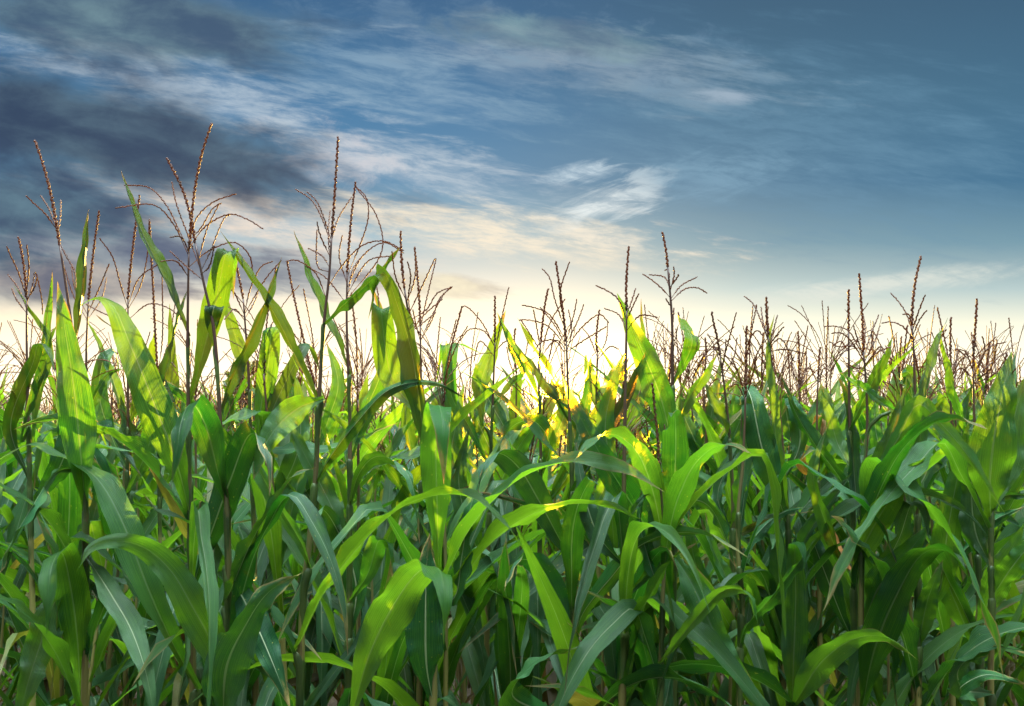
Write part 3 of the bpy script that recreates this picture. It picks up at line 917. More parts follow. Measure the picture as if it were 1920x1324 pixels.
plant('corn plant with thick pale tassel spike crossed by a lax grey blade, near right', 2.3,
      [(1786, 1324), (1786, 1100), (1784, 900), (1783, 760), (1782, 700)],
      [([(1785, 900, .0), (1806, 800, .02), (1826, 706, .04)], 36, 25, 0),
       ([(1826, 836, .0), (1796, 762, -.02), (1780, 697, -.03), (1761, 615, -.02)], 30, 30, 0),
       ([(1785, 820, .0), (1772, 780, .04), (1754, 748, .05), (1746, 760, .0), (1756, 800, -.05)], 36, 5, 0),
       ([(1786, 1050, .0), (1810, 1030, .0), (1860, 978, -.05), (1925, 948, -.08)], 42, 20, 0)],
      ([(1782, 700), (1782, 660), (1782, 625), (1783, 594)],
       [[(1782, 720), (1770, 680), (1758, 690)], [(1782, 715), (1798, 680), (1808, 670)], [(1782, 720), (1796, 660), (1796, 655), (1812, 670)]]))

plant('corn plant near right edge with furry grey spike and spray of arching tassel branches', 2.1,
      [(1838, 1324), (1836, 1160), (1834, 1000), (1830, 860), (1826, 760), (1824, 690)],
      [([(1836, 1172, .0), (1862, 1108, -.05), (1886, 1052, -.08), (1920, 985, -.1)], 56, 10, 0),
       ([(1832, 1040, .0), (1800, 960, -.02), (1824, 870, -.04), (1842, 800, -.03)], 46, 20, 0),
       ([(1838, 1345, .0), (1796, 1258, -.08), (1864, 1214, -.16), (1930, 1224, -.22)], 56, 5, 40),
       ([(1834, 960, .0), (1880, 930, .0), (1940, 930, -.03)], 34, 25, 0),
       ([(1836, 1230, .0), (1800, 1150, .0), (1770, 1060, .02), (1790, 1000, .02)], 50, 10, 0)],
      ([(1824, 690), (1826, 650), (1829, 610), (1832, 559)],
       [[(1825, 710), (1840, 670), (1858, 650), (1888, 641)], [(1825, 705), (1846, 660), (1842, 630)], [(1825, 710), (1860, 680), (1882, 662)], [(1825, 700), (1810, 660), (1790, 655)],
        [(1825, 715), (1858, 690), (1870, 636)], [(1825, 720), (1850, 700), (1876, 700)], [(1825, 710), (1800, 690), (1788, 710)], [(1826, 720), (1866, 700), (1890, 665)]]))

plant('corn plant at the right edge with one huge upright blade lit yellow at its tip', 2.0,
      [(1858, 1324), (1860, 1150), (1858, 1000), (1862, 900), (1872, 800), (1878, 740)],
      [([(1858, 985, .0), (1856, 900, -.03), (1866, 810, -.05), (1882, 730, -.04), (1897, 659, .0)], 96, 5, 0),
       ([(1860, 960, .0), (1886, 880, .03), (1900, 790, .04), (1926, 700, .05)], 70, -10, 0),
       ([(1860, 1120, .0), (1900, 1060, -.04), (1950, 1000, -.06)], 50, 10, 0),
       ([(1858, 1060, .0), (1830, 1000, .03), (1822, 900, .04), (1836, 830, .05)], 54, 10, 0),
       ([(1859, 1300, .0), (1800, 1290, -.1), (1850, 1265, -.14), (1930, 1285, -.16)], 40, 10, 20)],
      ([(1878, 740), (1882, 700), (1884, 680), (1888, 660)], [[(1878, 750), (1868, 700), (1864, 680)], [(1878, 745), (1890, 710), (1906, 690)]]))

plant('corn plant with lime blade standing straight up just left of the sun', 2.6,
      [(912, 1324), (916, 1000), (922, 800), (926, 700), (928, 640)],
      [([(905, 800, .0), (902, 720, .0), (922, 660, .02), (948, 582, .03)], 42, 15, 0),
       ([(925, 760, .0), (960, 720, .0), (984, 700, .0), (957, 640, .01), (932, 585, .02)], 30, 30, 0),
       ([(920, 880, .0), (880, 800, .0), (846, 740, .0), (850, 660, .01), (860, 646, .08), (905, 664, .12)], 30, 10, 0),
       ([(920, 900, .0), (870, 850, .02), (846, 760, .02), (836, 650, .02), (828, 660, .1), (816, 720, .14)], 30, 5, 0),
       ([(918, 960, .0), (950, 880, -.04), (985, 820, -.08), (1030, 770, -.1)], 46, 15, 0),
       ([(916, 1080, .0), (880, 990, -.04), (860, 900, -.05), (880, 800, -.04)], 50, 10, 0)],
      ([(928, 640), (928, 610), (928, 580), (928, 554)],
       [[(928, 660), (940, 600), (954, 538)], [(928, 650), (906, 620), (880, 618), (862, 640)], [(928, 650), (900, 600), (870, 574), (860, 590)], [(928, 660), (950, 640), (968, 660)],
        [(928, 670), (900, 640), (888, 680)]]))

plant('corn plant with golden translucent blades slanting down into the sun glare', 2.5,
      [(1010, 1324), (1012, 1000), (1014, 860), (1012, 770), (1010, 690), (1014, 640)],
      [([(1013, 752, .0), (995, 718, .0), (960, 650, .02), (934, 588, .03)], 34, 20, 0),
       ([(1014, 740, .0), (1050, 745, .02), (1006, 664, .03), (970, 596, .05)], 34, 20, 0),
       ([(1013, 900, .0), (1030, 830, -.05), (1000, 790, -.08), (960, 800, -.12), (925, 860, -.16)], 40, 10, 0),
       ([(1013, 860, .0), (1050, 800, .02), (1072, 740, .02), (1090, 755, .08), (1098, 800, .1)], 36, 5, 0),
       ([(1013, 960, .0), (1060, 900, .0), (1100, 820, .02), (1180, 670, .04)], 44, 15, 0)],
      ([(1014, 640), (1018, 600), (1022, 570), (1028, 540)],
       [[(1014, 660), (990, 620), (975, 598)], [(1014, 660), (1034, 600), (1060, 560)], [(1014, 660), (1004, 600), (1000, 580)], [(1014, 670), (1040, 640), (1058, 660)]]))

plant('corn plant with dark leaf squared off at top, between the tall plants at left', 2.45,
      [(478, 1324), (476, 1000), (470, 800), (466, 700), (462, 640), (456, 560)],
      [([(478, 850, .0), (490, 760, .0), (504, 680, .0), (508, 614, .0), (500, 640, .09), (492, 720, .12)], 46, 5, 0),
       ([(470, 730, .0), (450, 660, .02), (432, 600, .03), (420, 540, .04)], 34, 15, 0),
       ([(474, 860, .0), (524, 740, .02), (566, 660, .02), (580, 646, .08), (600, 700, .12)], 36, 15, 0),
       ([(475, 900, .0), (440, 830, .02), (430, 740, .02), (440, 670, .02)], 40, 20, 0),
       ([(477, 990, .0), (520, 930, .0), (560, 840, .0), (560, 740, .03), (548, 690, .05)], 48, 5, 0)],
      ([(456, 560), (450, 530), (444, 500), (441, 480)],
       [[(458, 590), (440, 550), (432, 540)], [(458, 590), (470, 540), (490, 500), (512, 490)], [(458, 600), (480, 560), (486, 530)], [(458, 600), (440, 580), (420, 600)], [(458, 590), (500, 520), (528, 488)]]))

plant('corn plant with slender tassel behind the long arching blade at left', 2.7,
      [(236, 1324), (238, 1000), (240, 760), (240, 640), (240, 560)],
      [([(238, 830, .0), (226, 760, .0), (200, 680, .02), (162, 598, .04)], 30, 20, 0),
       ([(239, 800, .0), (262, 740, .0), (280, 680, .0), (290, 620, .02)], 34, 15, 0),
       ([(238, 880, .0), (210, 820, .02), (186, 740, .02), (196, 670, .02), (216, 660, .09), (222, 710, .14)], 36, 5, 0),
       ([(238, 930, .0), (270, 860, -.03), (300, 780, -.04), (340, 730, -.03)], 44, 15, 0),
       ([(238, 1000, .0), (200, 940, -.03), (180, 860, -.05), (140, 800, -.04)], 44, 5, 0)],
      ([(240, 560), (244, 510), (252, 440), (262, 365)],
       [[(240, 580), (225, 530), (210, 480), (186, 446)], [(240, 580), (262, 540), (276, 480), (280, 410)], [(240, 590), (215, 570), (184, 560)], [(241, 570), (262, 520), (310, 488)],
        [(240, 600), (280, 570), (320, 580), (340, 600)], [(240, 600), (200, 590), (160, 570)]]))

plant('corn plant with red upright tassel spike beside the narrow vertical blade at left', 2.6,
      [(158, 1324), (160, 1000), (162, 760), (162, 650), (166, 560)],
      [([(160, 860, .0), (190, 800, .0), (230, 850, -.06), (270, 900, -.1)], 34, 20, 0),
       ([(161, 790, .0), (180, 740, .0), (206, 700, .02), (236, 690, .04)], 28, 20, 0),
       ([(160, 900, .0), (130, 840, .0), (120, 760, .0), (130, 700, .02)], 34, 15, 0)],
      ([(166, 560), (172, 500), (178, 450), (186, 394)],
       [[(164, 590), (186, 540), (205, 494)], [(164, 600), (190, 560), (200, 520)], [(164, 600), (140, 560), (120, 500)], [(164, 590), (140, 540), (134, 500)]]))
plant('corn plant with a wiry tassel fanned like a rake behind the bent dark blade', 2.55,
      [(786, 1324), (788, 1000), (790, 760), (789, 680), (788, 610)],
      [([(789, 850, .0), (830, 800, .0), (822, 738, -.01), (828, 728, .04), (836, 770, .1)], 40, 0, 0),
       ([(789, 900, .0), (770, 840, .0), (760, 760, .0), (770, 690, .02)], 36, 20, 0),
       ([(789, 960, .0), (830, 900, .0), (850, 820, .0), (870, 720, .02)], 40, 10, 0)],
      ([(788, 610), (786, 560), (782, 510), (777, 462)],
       [[(788, 620), (800, 560), (818, 484)], [(788, 640), (810, 600), (824, 560), (849, 537)], [(788, 630), (770, 590), (766, 560)], [(788, 640), (806, 600), (830, 555), (842, 540)], [(788, 640), (778, 600), (774, 580)]]))

plant('corn plant just right of the sun with stiff golden blades crossing low in the glare', 2.8,
      [(1120, 1324), (1122, 1000), (1120, 840), (1118, 740), (1120, 660)],
      [([(1119, 800, .0), (1134, 750, .0), (1152, 705, .02), (1174, 660, .03)], 40, 15, 0),
       ([(1120, 770, .0), (1110, 720, .0), (1104, 690, .0), (1098, 655, .02)], 34, 5, 0),
       ([(1120, 850, .0), (1085, 800, .0), (1050, 760, .02), (1030, 700, .03)], 36, 20, 0),
       ([(1121, 900, .0), (1160, 830, .0), (1190, 770, .0), (1204, 690, .02), (1202, 560, .04)], 36, 15, 0),
       ([(1121, 940, .0), (1090, 880, .0), (1076, 800, .02), (1085, 750, .03)], 44, 5, 0)],
      ([(1120, 660), (1118, 640), (1120, 610), (1124, 580)], [[(1120, 670), (1104, 630), (1092, 615)], [(1120, 670), (1136, 640), (1140, 600)], [(1120, 675), (1144, 650), (1160, 655)]]))
plant('corn plant with thin pale blades standing left of the sun, below the bare tassel spikes', 2.9,
      [(962, 1324), (964, 1000), (966, 840), (968, 760), (968, 700)],
      [([(966, 820, .0), (964, 770, .0), (974, 712, .0), (980, 690, .02)], 26, 5, 0),
       ([(967, 840, .0), (940, 790, .0), (912, 740, .02), (890, 680, .04)], 36, 15, 0),
       ([(966, 880, .0), (990, 820, .0), (1024, 770, .0), (1050, 700, .02)], 34, 15, 0),
       ([(966, 900, .0), (930, 860, -.02), (900, 800, -.02), (876, 740, .0)], 40, 10, 0),
       ([(965, 960, .0), (1000, 890, .0), (1020, 840, .0), (1024, 770, .02)], 46, 5, 0)],
      ([(968, 700), (966, 670), (964, 640), (966, 615)], [[(968, 710), (956, 680), (950, 650)], [(968, 710), (984, 670), (990, 640)]]))
plant('corn plant with olive upright blades in the gap right of the bent golden blade', 2.75,
      [(1330, 1324), (1330, 1000), (1326, 860), (1322, 780), (1320, 720)],
      [([(1325, 860, .0), (1332, 790, .0), (1342, 730, .0), (1352, 672, .02)], 30, 15, 0),
       ([(1326, 880, .0), (1300, 820, .0), (1280, 770, .02), (1276, 720, .03)], 34, 10, 0),
       ([(1328, 920, .0), (1360, 850, .0), (1390, 780, -.02), (1392, 748, -.03), (1398, 770, .06), (1398, 810, .09)], 36, 0, 0),
       ([(1328, 960, .0), (1300, 900, .0), (1270, 830, .0), (1262, 780, .02)], 44, 5, 0),
       ([(1328, 900, .0), (1360, 830, .0), (1380, 760, .0), (1386, 690, .02)], 34, 15, 0)],
      ([(1320, 720), (1322, 690), (1324, 660), (1322, 632)], [[(1320, 730), (1308, 700), (1300, 690)], [(1320, 730), (1334, 690), (1340, 650)], [(1320, 735), (1344, 710), (1352, 720)]]))
plant('corn plant with yellow-rimmed blades between the wide bluish blade and the orange one', 2.75,
      [(1505, 1324), (1505, 1000), (1502, 860), (1500, 790), (1498, 720)],
      [([(1501, 850, .0), (1520, 800, .0), (1538, 750, .02), (1540, 715, .04)], 34, 10, 0),
       ([(1502, 870, .0), (1484, 820, .0), (1474, 770, -.01), (1470, 742, -.02), (1476, 760, .06), (1482, 800, .08)], 36, 0, 0),
       ([(1503, 920, .0), (1545, 850, .0), (1580, 790, .0), (1590, 740, .02)], 36, 15, 0),
       ([(1503, 960, .0), (1470, 890, .0), (1450, 820, .0), (1440, 760, .02)], 40, 15, 0)],
      ([(1498, 720), (1498, 690), (1498, 650), (1496, 620)], [[(1498, 730), (1486, 690), (1484, 660)], [(1498, 730), (1512, 690), (1530, 700)], [(1498, 735), (1510, 700), (1512, 650)]]))
plant('corn plant with short olive blades behind the crossing blades at right', 2.8,
      [(1682, 1324), (1682, 1000), (1684, 860), (1686, 790), (1686, 730)],
      [([(1685, 800, .0), (1680, 760, .0), (1680, 720, .0), (1686, 682, .02)], 38, 5, 0),
       ([(1684, 860, .0), (1712, 790, .0), (1706, 720, -.02), (1694, 696, -.02), (1688, 720, .06)], 36, 5, 0),
       ([(1684, 880, .0), (1724, 820, .0), (1756, 770, .02), (1760, 740, .03)], 34, 10, 0),
       ([(1683, 900, .0), (1650, 840, .0), (1640, 780, .0), (1650, 730, .02)], 36, 15, 0),
       ([(1683, 960, .0), (1730, 900, .0), (1750, 850, .0), (1780, 800, .02)], 44, 5, 0)],
      ([(1686, 730), (1688, 690), (1688, 660), (1690, 630)], [[(1686, 740), (1674, 700), (1660, 690)], [(1686, 740), (1700, 700), (1712, 660)], [(1686, 740), (1668, 720), (1650, 715)]]))
plant('corn plant with two narrow yellow blades before the spray of tassels near the right edge', 2.75,
      [(1850, 1324), (1850, 1000), (1848, 880), (1846, 800), (1848, 740)],
      [([(1847, 860, .0), (1842, 820, .0), (1838, 780, .0), (1832, 745, .02)], 34, 5, 0),
       ([(1848, 880, .0), (1870, 820, .0), (1890, 780, .0), (1904, 740, .02)], 34, 15, 0),
       ([(1849, 920, .0), (1820, 860, .0), (1800, 800, .0), (1772, 760, .02)], 36, 15, 0),
       ([(1849, 960, .0), (1880, 900, .0), (1906, 860, .0), (1925, 800, .02)], 42, 10, 0)],
      ([(1848, 740), (1850, 700), (1852, 670), (1856, 640)], [[(1848, 750), (1836, 720), (1822, 720)], [(1848, 750), (1862, 720), (1880, 715)]]))
plant('corn plant with short bright blades in the gap right of the long arching blade', 2.7,
      [(300, 1324), (300, 1000), (298, 860), (296, 780), (296, 700)],
      [([(298, 860, .0), (312, 790, .0), (322, 720, .0), (318, 570, .02)], 30, 15, 0),
       ([(298, 830, .0), (275, 780, .0), (262, 740, .02), (228, 680, .03)], 34, 15, 0),
       ([(299, 900, .0), (270, 850, .0), (240, 800, .0), (226, 740, .0)], 38, 10, 0),
       ([(299, 930, .0), (330, 860, .0), (350, 800, .0), (340, 740, .02)], 42, 5, 0)],
      ([(296, 700), (292, 640), (288, 560), (280, 412)], [[(296, 700), (304, 640), (304, 500)], [(296, 710), (270, 660), (250, 640)], [(296, 700), (316, 640), (330, 560)], [(296, 710), (320, 680), (330, 690)]]))
plant('corn plant with several sunlit blades under the bowing tassel branches', 2.75,
      [(596, 1324), (596, 1000), (594, 860), (592, 790), (590, 720)],
      [([(593, 850, .0), (618, 780, .0), (634, 720, .0), (612, 640, .02)], 34, 10, 0),
       ([(594, 880, .0), (566, 820, .0), (552, 760, .0), (540, 700, .02)], 38, 10, 0),
       ([(594, 910, .0), (630, 850, .0), (668, 790, .0), (690, 700, .02)], 42, 10, 0),
       ([(595, 960, .0), (560, 890, .0), (540, 830, .0), (520, 780, .02)], 44, 5, 0)],
      ([(590, 720), (570, 640), (552, 560), (538, 490)], [[(590, 720), (560, 640), (530, 600)], [(590, 725), (600, 660), (620, 620)], [(590, 725), (560, 690), (530, 680)]]))

# a few withered blades hanging between the rows
plant('withered corn plant whose orange dead blade glows right of centre', 2.42,
      [(1540, 1324), (1536, 1000), (1532, 850), (1532, 760), (1534, 710)],
      [([(1534, 900, .0), (1508, 880, -.02), (1492, 830, -.03), (1486, 790, -.02)], 26, 15, 20, 'dry'),
       ([(1534, 830, .0), (1548, 790, .0), (1536, 780, .05), (1520, 800, .08)], 20, 10, 0, 'dry'),
       ([(1536, 960, .0), (1560, 1010, -.06), (1582, 1050, -.1), (1606, 1080, -.12)], 26, 10, 0, 'dry'),
       ([(1534, 860, .0), (1550, 800, .0), (1550, 740, .02), (1540, 720, .04)], 34, 10, 0)],
      ([(1534, 710), (1535, 690), (1536, 670), (1538, 650)], [[(1534, 720), (1520, 690), (1518, 680)], [(1534, 720), (1546, 690), (1560, 700)]]))


# ------------------------------------------------------------------ build the front plants
def blade_path(rg, z, az, L, lift, droop, kink):
    """midrib of a blade leaving the stalk at height z: rises, then arches over under its own weight"""
    d = Vector((math.cos(az), math.sin(az), 0))
    p = Vector((0, 0, z))
    pts = [p.copy()]
    ang = lift
    n = 9
    for i in range(n):
        t = (i + 1) / n
        ang -= droop * (0.25 + 1.6 * t) / n
        if kink and abs(t - kink) < 0.5 / n:
            ang -= rg.uniform(1.2, 2.0)
        ang = max(ang, -1.5)
        p = p + (d * math.cos(ang) + Vector((0, 0, math.sin(ang)))) * (L / n)
        d = Matrix.Rotation(rg.uniform(-.09, .09), 3, 'Z') @ d
        pts.append(p.copy())
    return pts


MATS = {'green': M_LEAF, 'dry': M_DRY, 'yellow': M_YEL}


def stalk_v(base_z):
    return lambda p, i: (p.z + base_z) / 2.5


def build_stalk(P, n_nodes, r0, r1, seed):
    """stalk along P (local), with swollen joints"""
    rg = random.Random(seed)
    n = max(len(P), 2)
    pts, L = spline(P, 64)
    nodes = [(i + rg.uniform(-.12, .12)) / n_nodes for i in range(1, n_nodes)]
    rad = []
    for i in range(64):
        t = i / 63
        r = r0 + (r1 - r0) * t ** 1.5
        for q in nodes:
            d = abs(t - q) * L
            r *= 1 + 0.2 * math.exp(-(d / 0.012) ** 2)
        rad.append(r)
    b = Buf()
    tube_into(b, pts, rad, 8, stalk_v(0))
    return b.mesh('stalk', M_STALK)


def point_on(P, z):
    """point of polyline P at height z"""
    for a, b in zip(P, P[1:]):
        if (a.z - z) * (b.z - z) <= 0 and abs(a.z - b.z) > 1e-6:
            return a.lerp(b, (z - a.z) / (b.z - a.z))
    return P[-1] if z > P[-1].z else P[0]


THIN_THICK_SHADED = {}
for h_, thin_, thick_ in [(0, (0, 1, 2, 3), (4, 5)), (1, (1, 0), (2,)), (2, (0, 2, 6), (3, 5)), (3, (0, 3), (4, 5, 6)), (4, (3,), (2,)),
                          (5, (5, 3), (1, 2)), (6, (1, 3, 5), (2, 4)), (7, (0, 6, 1), (2, 3, 4, 5)), (8, (0, 1, 2, 3, 5, 6), (4,)), (9, (0, 2, 4), (3,)),
                          (11, (0, 1, 2), (3,)), (12, (1, 2, 4, 6), (0, 3)), (13, (0,), (1,)), (14, (0, 1, 2, 4, 5), ()), (15, (0, 1, 2, 5), (3,)),
                          (16, (0, 1, 4), (2,)), (17, (0, 1), (3,)), (18, (0, 1), (2, 3)), (19, (0, 1, 2), (4,)), (20, (0, 1, 2, 3), ()), (21, (0, 1, 3, 4), ()),
                          (22, (0, 1, 2), ())]:
    for q_ in thin_:
        THIN_THICK_SHADED[(h_, q_)] = 1
    for q_ in thick_:
        THIN_THICK_SHADED[(h_, q_)] = 2

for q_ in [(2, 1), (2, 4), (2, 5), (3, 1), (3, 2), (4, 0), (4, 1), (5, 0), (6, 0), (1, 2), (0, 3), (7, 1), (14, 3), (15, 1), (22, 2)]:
    THIN_THICK_SHADED[q_] = 3  # upper blades whose colour is darkened as shade


def make_heroes():
    rng_ = random.Random(11)
    for hi, (label, Y, stalk, leaves, tassel) in enumerate(HERO):
        wp = [at(x, y, Y) for x, y in stalk]
        base = Vector((wp[0].x + rng_.uniform(-.02, .02), Y + rng_.uniform(-.03, .03), 0))
        pts = [base] + wp
        root = thing('corn_plant', base, label, 'corn plant', 'corn plants in the front row')
        loc = [p - base for p in pts]
        link('stalk', build_stalk(loc, 9, 0.0112, 0.0020, hi), root)
        for li, lf in enumerate(leaves):
            pp, wpx, al, tw = lf[:4]
            mat = MATS[lf[4]] if len(lf) > 4 else M_LEAF
            P3 = []
            for q in pp:
                dd = q[2] if len(q) > 2 else 0
                P3.append(at(q[0], q[1], Y + dd) - base)
            vd = (P3[0] + base - CAMP).normalized()
            t0 = (P3[1] - P3[0]).normalized()
            sgn = 1 if (hi * 7 + li * 3) % 5 < 3 else -1
            wd = t0.cross(vd) * sgn
            wd = Matrix.Rotation(R(al) * (1 if (li + hi) % 2 else -1), 3, t0) @ wd
            b = Buf()
            width = wpx * Y / F * (0.88 if al < 20 else 0.88)
            leaf_into(b, P3, width, wd, R(tw), hi * 31 + li, n=40, m=8, fold0=66, fold1=16 if al < 20 else 46)
            lo = link('leaf', b.mesh('leaf', mat), root)
            lo.pass_index = THIN_THICK_SHADED.get((hi, li), 0)
            # the sheath that wraps the stalk below the collar
            z0 = P3[0].z
            if z0 > 0.25:
                sheath = []
                sl = rng_.uniform(.11, .15)
                for k in range(9):
                    s = k / 8
                    q = point_on(loc, z0 - sl * (1 - s))
                    if s > .72:
                        q = q.lerp(P3[0], (s - .72) / .28 * .8)
                    sheath.append(q)
                kf = [1.06, 1.12, 1.16, 1.18, 1.22, 1.28, 1.4, 1.5, 1.0]
                th = max(0, min(1, z0 / loc[-1].z))
                rs = 0.0112 + (0.0020 - 0.0112) * th ** 1.5
                bs = Buf()
                tube_into(bs, sheath, [rs * q for q in kf], 10)
                link('sheath', bs.mesh('sheath', M_SHEATH), lo)
        # lower blades reaching out over the path
        for k in range(3 if Y < 2.2 else 2):
            z = rng_.uniform(.5, 1.32)
            a = R(-90 + rng_.uniform(-105, 105))
            kink = rng_.uniform(.4, .7) if rng_.random() < .45 else 0
            o = point_on(loc, z)
            for attempt in range(8):
                pth = [p + o for p in blade_path(rng_, 0, a, rng_.uniform(.52, .78), R(rng_.uniform(58, 80)), rng_.uniform(.5, 2.1), kink)]
                if max(p.z for p in pth) < 1.56 and min(p.y for p in pth) + base.y > 1.45:
                    break
            else:
                continue
            b = Buf()
            leaf_into(b, pth, rng_.uniform(.05, .07), Vector((-math.sin(a), math.cos(a), 0)), rng_.uniform(-1.2, 1.2), hi * 91 + k, n=32, m=6, fold1=None)
            link('leaf', b.mesh('leaf', M_LEAF), root)
        if tassel:
            spk, brs = tassel
            b = Buf()
            spike_into(b, [at(x, y, Y) - base for x, y in spk], 0.0034 * (Y / 2.0) ** .5, 0.0054, hi * 101 + 3, bare=0.0, sides=6)
            to = link('tassel', b.mesh('tassel', M_TASSEL), root)
            for bi, br in enumerate(brs):
                dd = rng_.uniform(-.10, .12)
                n = len(br)
                b = Buf()
                spike_into(b, [at(x, y, Y + dd * (i / (n - 1))) - base for i, (x, y) in enumerate(br)], 0.0021 * (Y / 2.0) ** .5, 0.0060, hi * 77 + bi, bare=0.14)
                link('tassel_branch', b.mesh('tassel_branch', M_TASSEL), to)


make_heroes()

# ------------------------------------------------------------------ the rows behind: kinds of plant, then copies
def make_kind(seed, n=18, m=4, short=False):
    """parts of one kind of plant in local coordinates: [(name, mesh)] and the tassel"""
    rg = random.Random(seed)
    Ht = rg.uniform(1.05, 1.3) if short else rg.uniform(1.50, 1.76)          # height of the tassel's foot
    lean = Vector((rg.uniform(-.06, .06), rg.uniform(-.06, .06), 0))
    P = [Vector((0, 0, 0)), Vector((0, 0, Ht * .35)) + lean * .2, Vector((0, 0, Ht * .7)) + lean * .5, Vector((0, 0, Ht)) + lean]
    parts = [('stalk', build_stalk(P, 10, 0.0095, 0.0022, seed))]
    nl = rg.randint(11, 13)
    az = rg.uniform(0, 6.28)
    for i in range(nl):
        t = i / (nl - 1)
        z = 0.28 + (Ht - 0.55) * t ** 0.92
        a = az + (math.pi if i % 2 else 0) + rg.uniform(-.45, .45)
        L = (0.70 + 0.28 * math.sin(math.pi * min(t * 1.15, 1))) * rg.uniform(.88, 1.12) * (1 - .42 * max(0, t - .72) / .28)
        lift = R(rg.uniform(50, 76) + 8 * t)
        droop = rg.uniform(0.4, 2.3) * (1.0 - 0.8 * t)
        kink = rg.uniform(.4, .8) if rg.random() < .45 else 0
        pts = blade_path(rg, 0, a, L, lift, droop, kink)
        o = point_on(P, z)
        pts = [p + o for p in pts]
        wd = Vector((-math.sin(a), math.cos(a), 0))
        b = Buf()
        leaf_into(b, pts, (rg.uniform(.046, .070) if t > .25 else rg.uniform(.03, .046)) * (1 - .25 * max(0, t - .7) / .3), wd, rg.uniform(-1.3, 1.3), seed * 50 + i, n=n, m=m, fold1=None)
        mat = M_LEAF
        if t < .25 and not short:
            mat = M_STRAW if rg.random() < .55 else (M_YEL if rg.random() < .3 else M_LEAF)
        elif not short and rg.random() < .03:
            mat = M_YEL
        parts.append(('leaf', b.mesh('leaf', mat)))
    if short:
        return parts
    # tassel in one mesh per spike and branch merged along a common foot
    top = P[-1]
    b = Buf()
    sl = rg.uniform(.24, .36)
    bend = Vector((rg.uniform(-.05, .05), rg.uniform(-.05, .05), 0))
    spike_into(b, [top - Vector((0, 0, .03)), top + Vector((0, 0, sl * .5)) + bend * .3, top + Vector((0, 0, sl)) + bend], 0.0031, 0.0068, seed, bare=0, sides=4)
    for k in range(rg.choice([2, 5, 8, 10, 12, 14])):
        a = rg.uniform(0, 6.28)
        d = Vector((math.cos(a), math.sin(a), 0))
        z0 = rg.uniform(-.02, .10)
        bl = rg.uniform(.16, .26)
        el = rg.uniform(.95, 1.4)
        dr = rg.choice([.1, .3, .5, .9, 1.5])
        p = top + Vector((0, 0, z0))
        q = [p.copy()]
        for s in range(5):
            p = p + (d * math.cos(el) + Vector((0, 0, math.sin(el)))) * (bl / 5)
            el -= dr / 4
            q.append(p.copy())
        spike_into(b, q, 0.0019, 0.0078, seed * 9 + k, bare=.12, sides=4)
    parts.append(('tassel', b.mesh('tassel', M_TASSEL)))
    return parts


KINDS = [make_kind(500 + i) for i in range(16)]
SHORT = [make_kind(700 + i, short=True) for i in range(7)]


def put_plant(kind, loc, rz, sc_, tilt, label, group, used={}):
    root = thing('corn_plant', loc, label, 'corn plant', group)
    root.rotation_euler = (tilt[0], tilt[1], rz)
    root.scale = (sc_[0], sc_[0], sc_[1])
    for name, me in kind:
        link(name, me, root)
    return root


def half_width(y):
    return y * (W / 2 / F)


rp = random.Random(77)
spots = []
# plants stand in drilled rows that run slightly askew to the path, 0.6 m apart
row_ang = R(7)
ca, sa = math.cos(row_ang), math.sin(row_ang)
for r in range(0, 60):
    for k in range(-260, 260):
        a = k * 0.185 + rp.uniform(-.05, .05)
        b = 2.45 + r * 0.47 + rp.uniform(-.07, .07)
        x, y = a * ca - b * sa + 2.45 * sa, a * sa + b * ca
        spots.append((x, y))
near, far_ = [], []
for x, y in spots:
    if y < 2.35 or y > 25:
        continue
    hw = half_width(y) + 0.45 + 0.04 * y
    if abs(x) > hw:
        continue
    near.append((y, x))
near.sort()
N_SHORT = 15
for k in range(N_SHORT):
    y = rp.uniform(2.3, 2.8)
    x = (k + .5 + rp.uniform(-.3, .3)) / N_SHORT * 2 - 1
    put_plant(SHORT[k % 7], (x * (half_width(y) + .08), y, 0), rp.uniform(0, 6.28), (1, rp.uniform(.85, 1.0)), (rp.uniform(-.08, .08), rp.uniform(-.08, .08)),
              'low corn plant without a tassel squeezed between the front stalks', 'low corn plants between the front stalks')
N_IND = 296 - len(HERO) - N_SHORT
indiv, rest = near[:N_IND], near[N_IND:]
for i, (y, x) in enumerate(indiv):
    kind = KINDS[rp.randrange(len(KINDS))]
    s = rp.uniform(.93, 1.07)
    sz = s * rp.uniform(.97, 1.04)
    bx = x / y * F + W / 2
    if 840 < bx < 1160:
        sz *= 0.94
    if y < 3.3:
        sz *= 0.96
    if bx > 1200:
        sz *= 1.035
    if 170 < bx < 370:
        sz *= 0.95
    top_z = max(v.co.z for v in kind[-1][1].vertices)
    lim = 1.5 + (HORIZON - (575 if bx > 830 else 470)) * y / F
    sz = min(sz, lim / top_z)
    left = x < 0.06 * y
    lab = ('green corn plant in the crowded rows behind the front plants, left of the sun' if left else
           'green corn plant in the crowded rows behind the front plants, right of the sun')
    put_plant(kind, (x, y, 0), rp.uniform(0, 6.28), (s, sz), (rp.uniform(-.06, .06), rp.uniform(-.06, .06)),
              lab, 'corn plants in the rows behind, left of the sun' if left else 'corn plants in the rows behind, right of the sun')

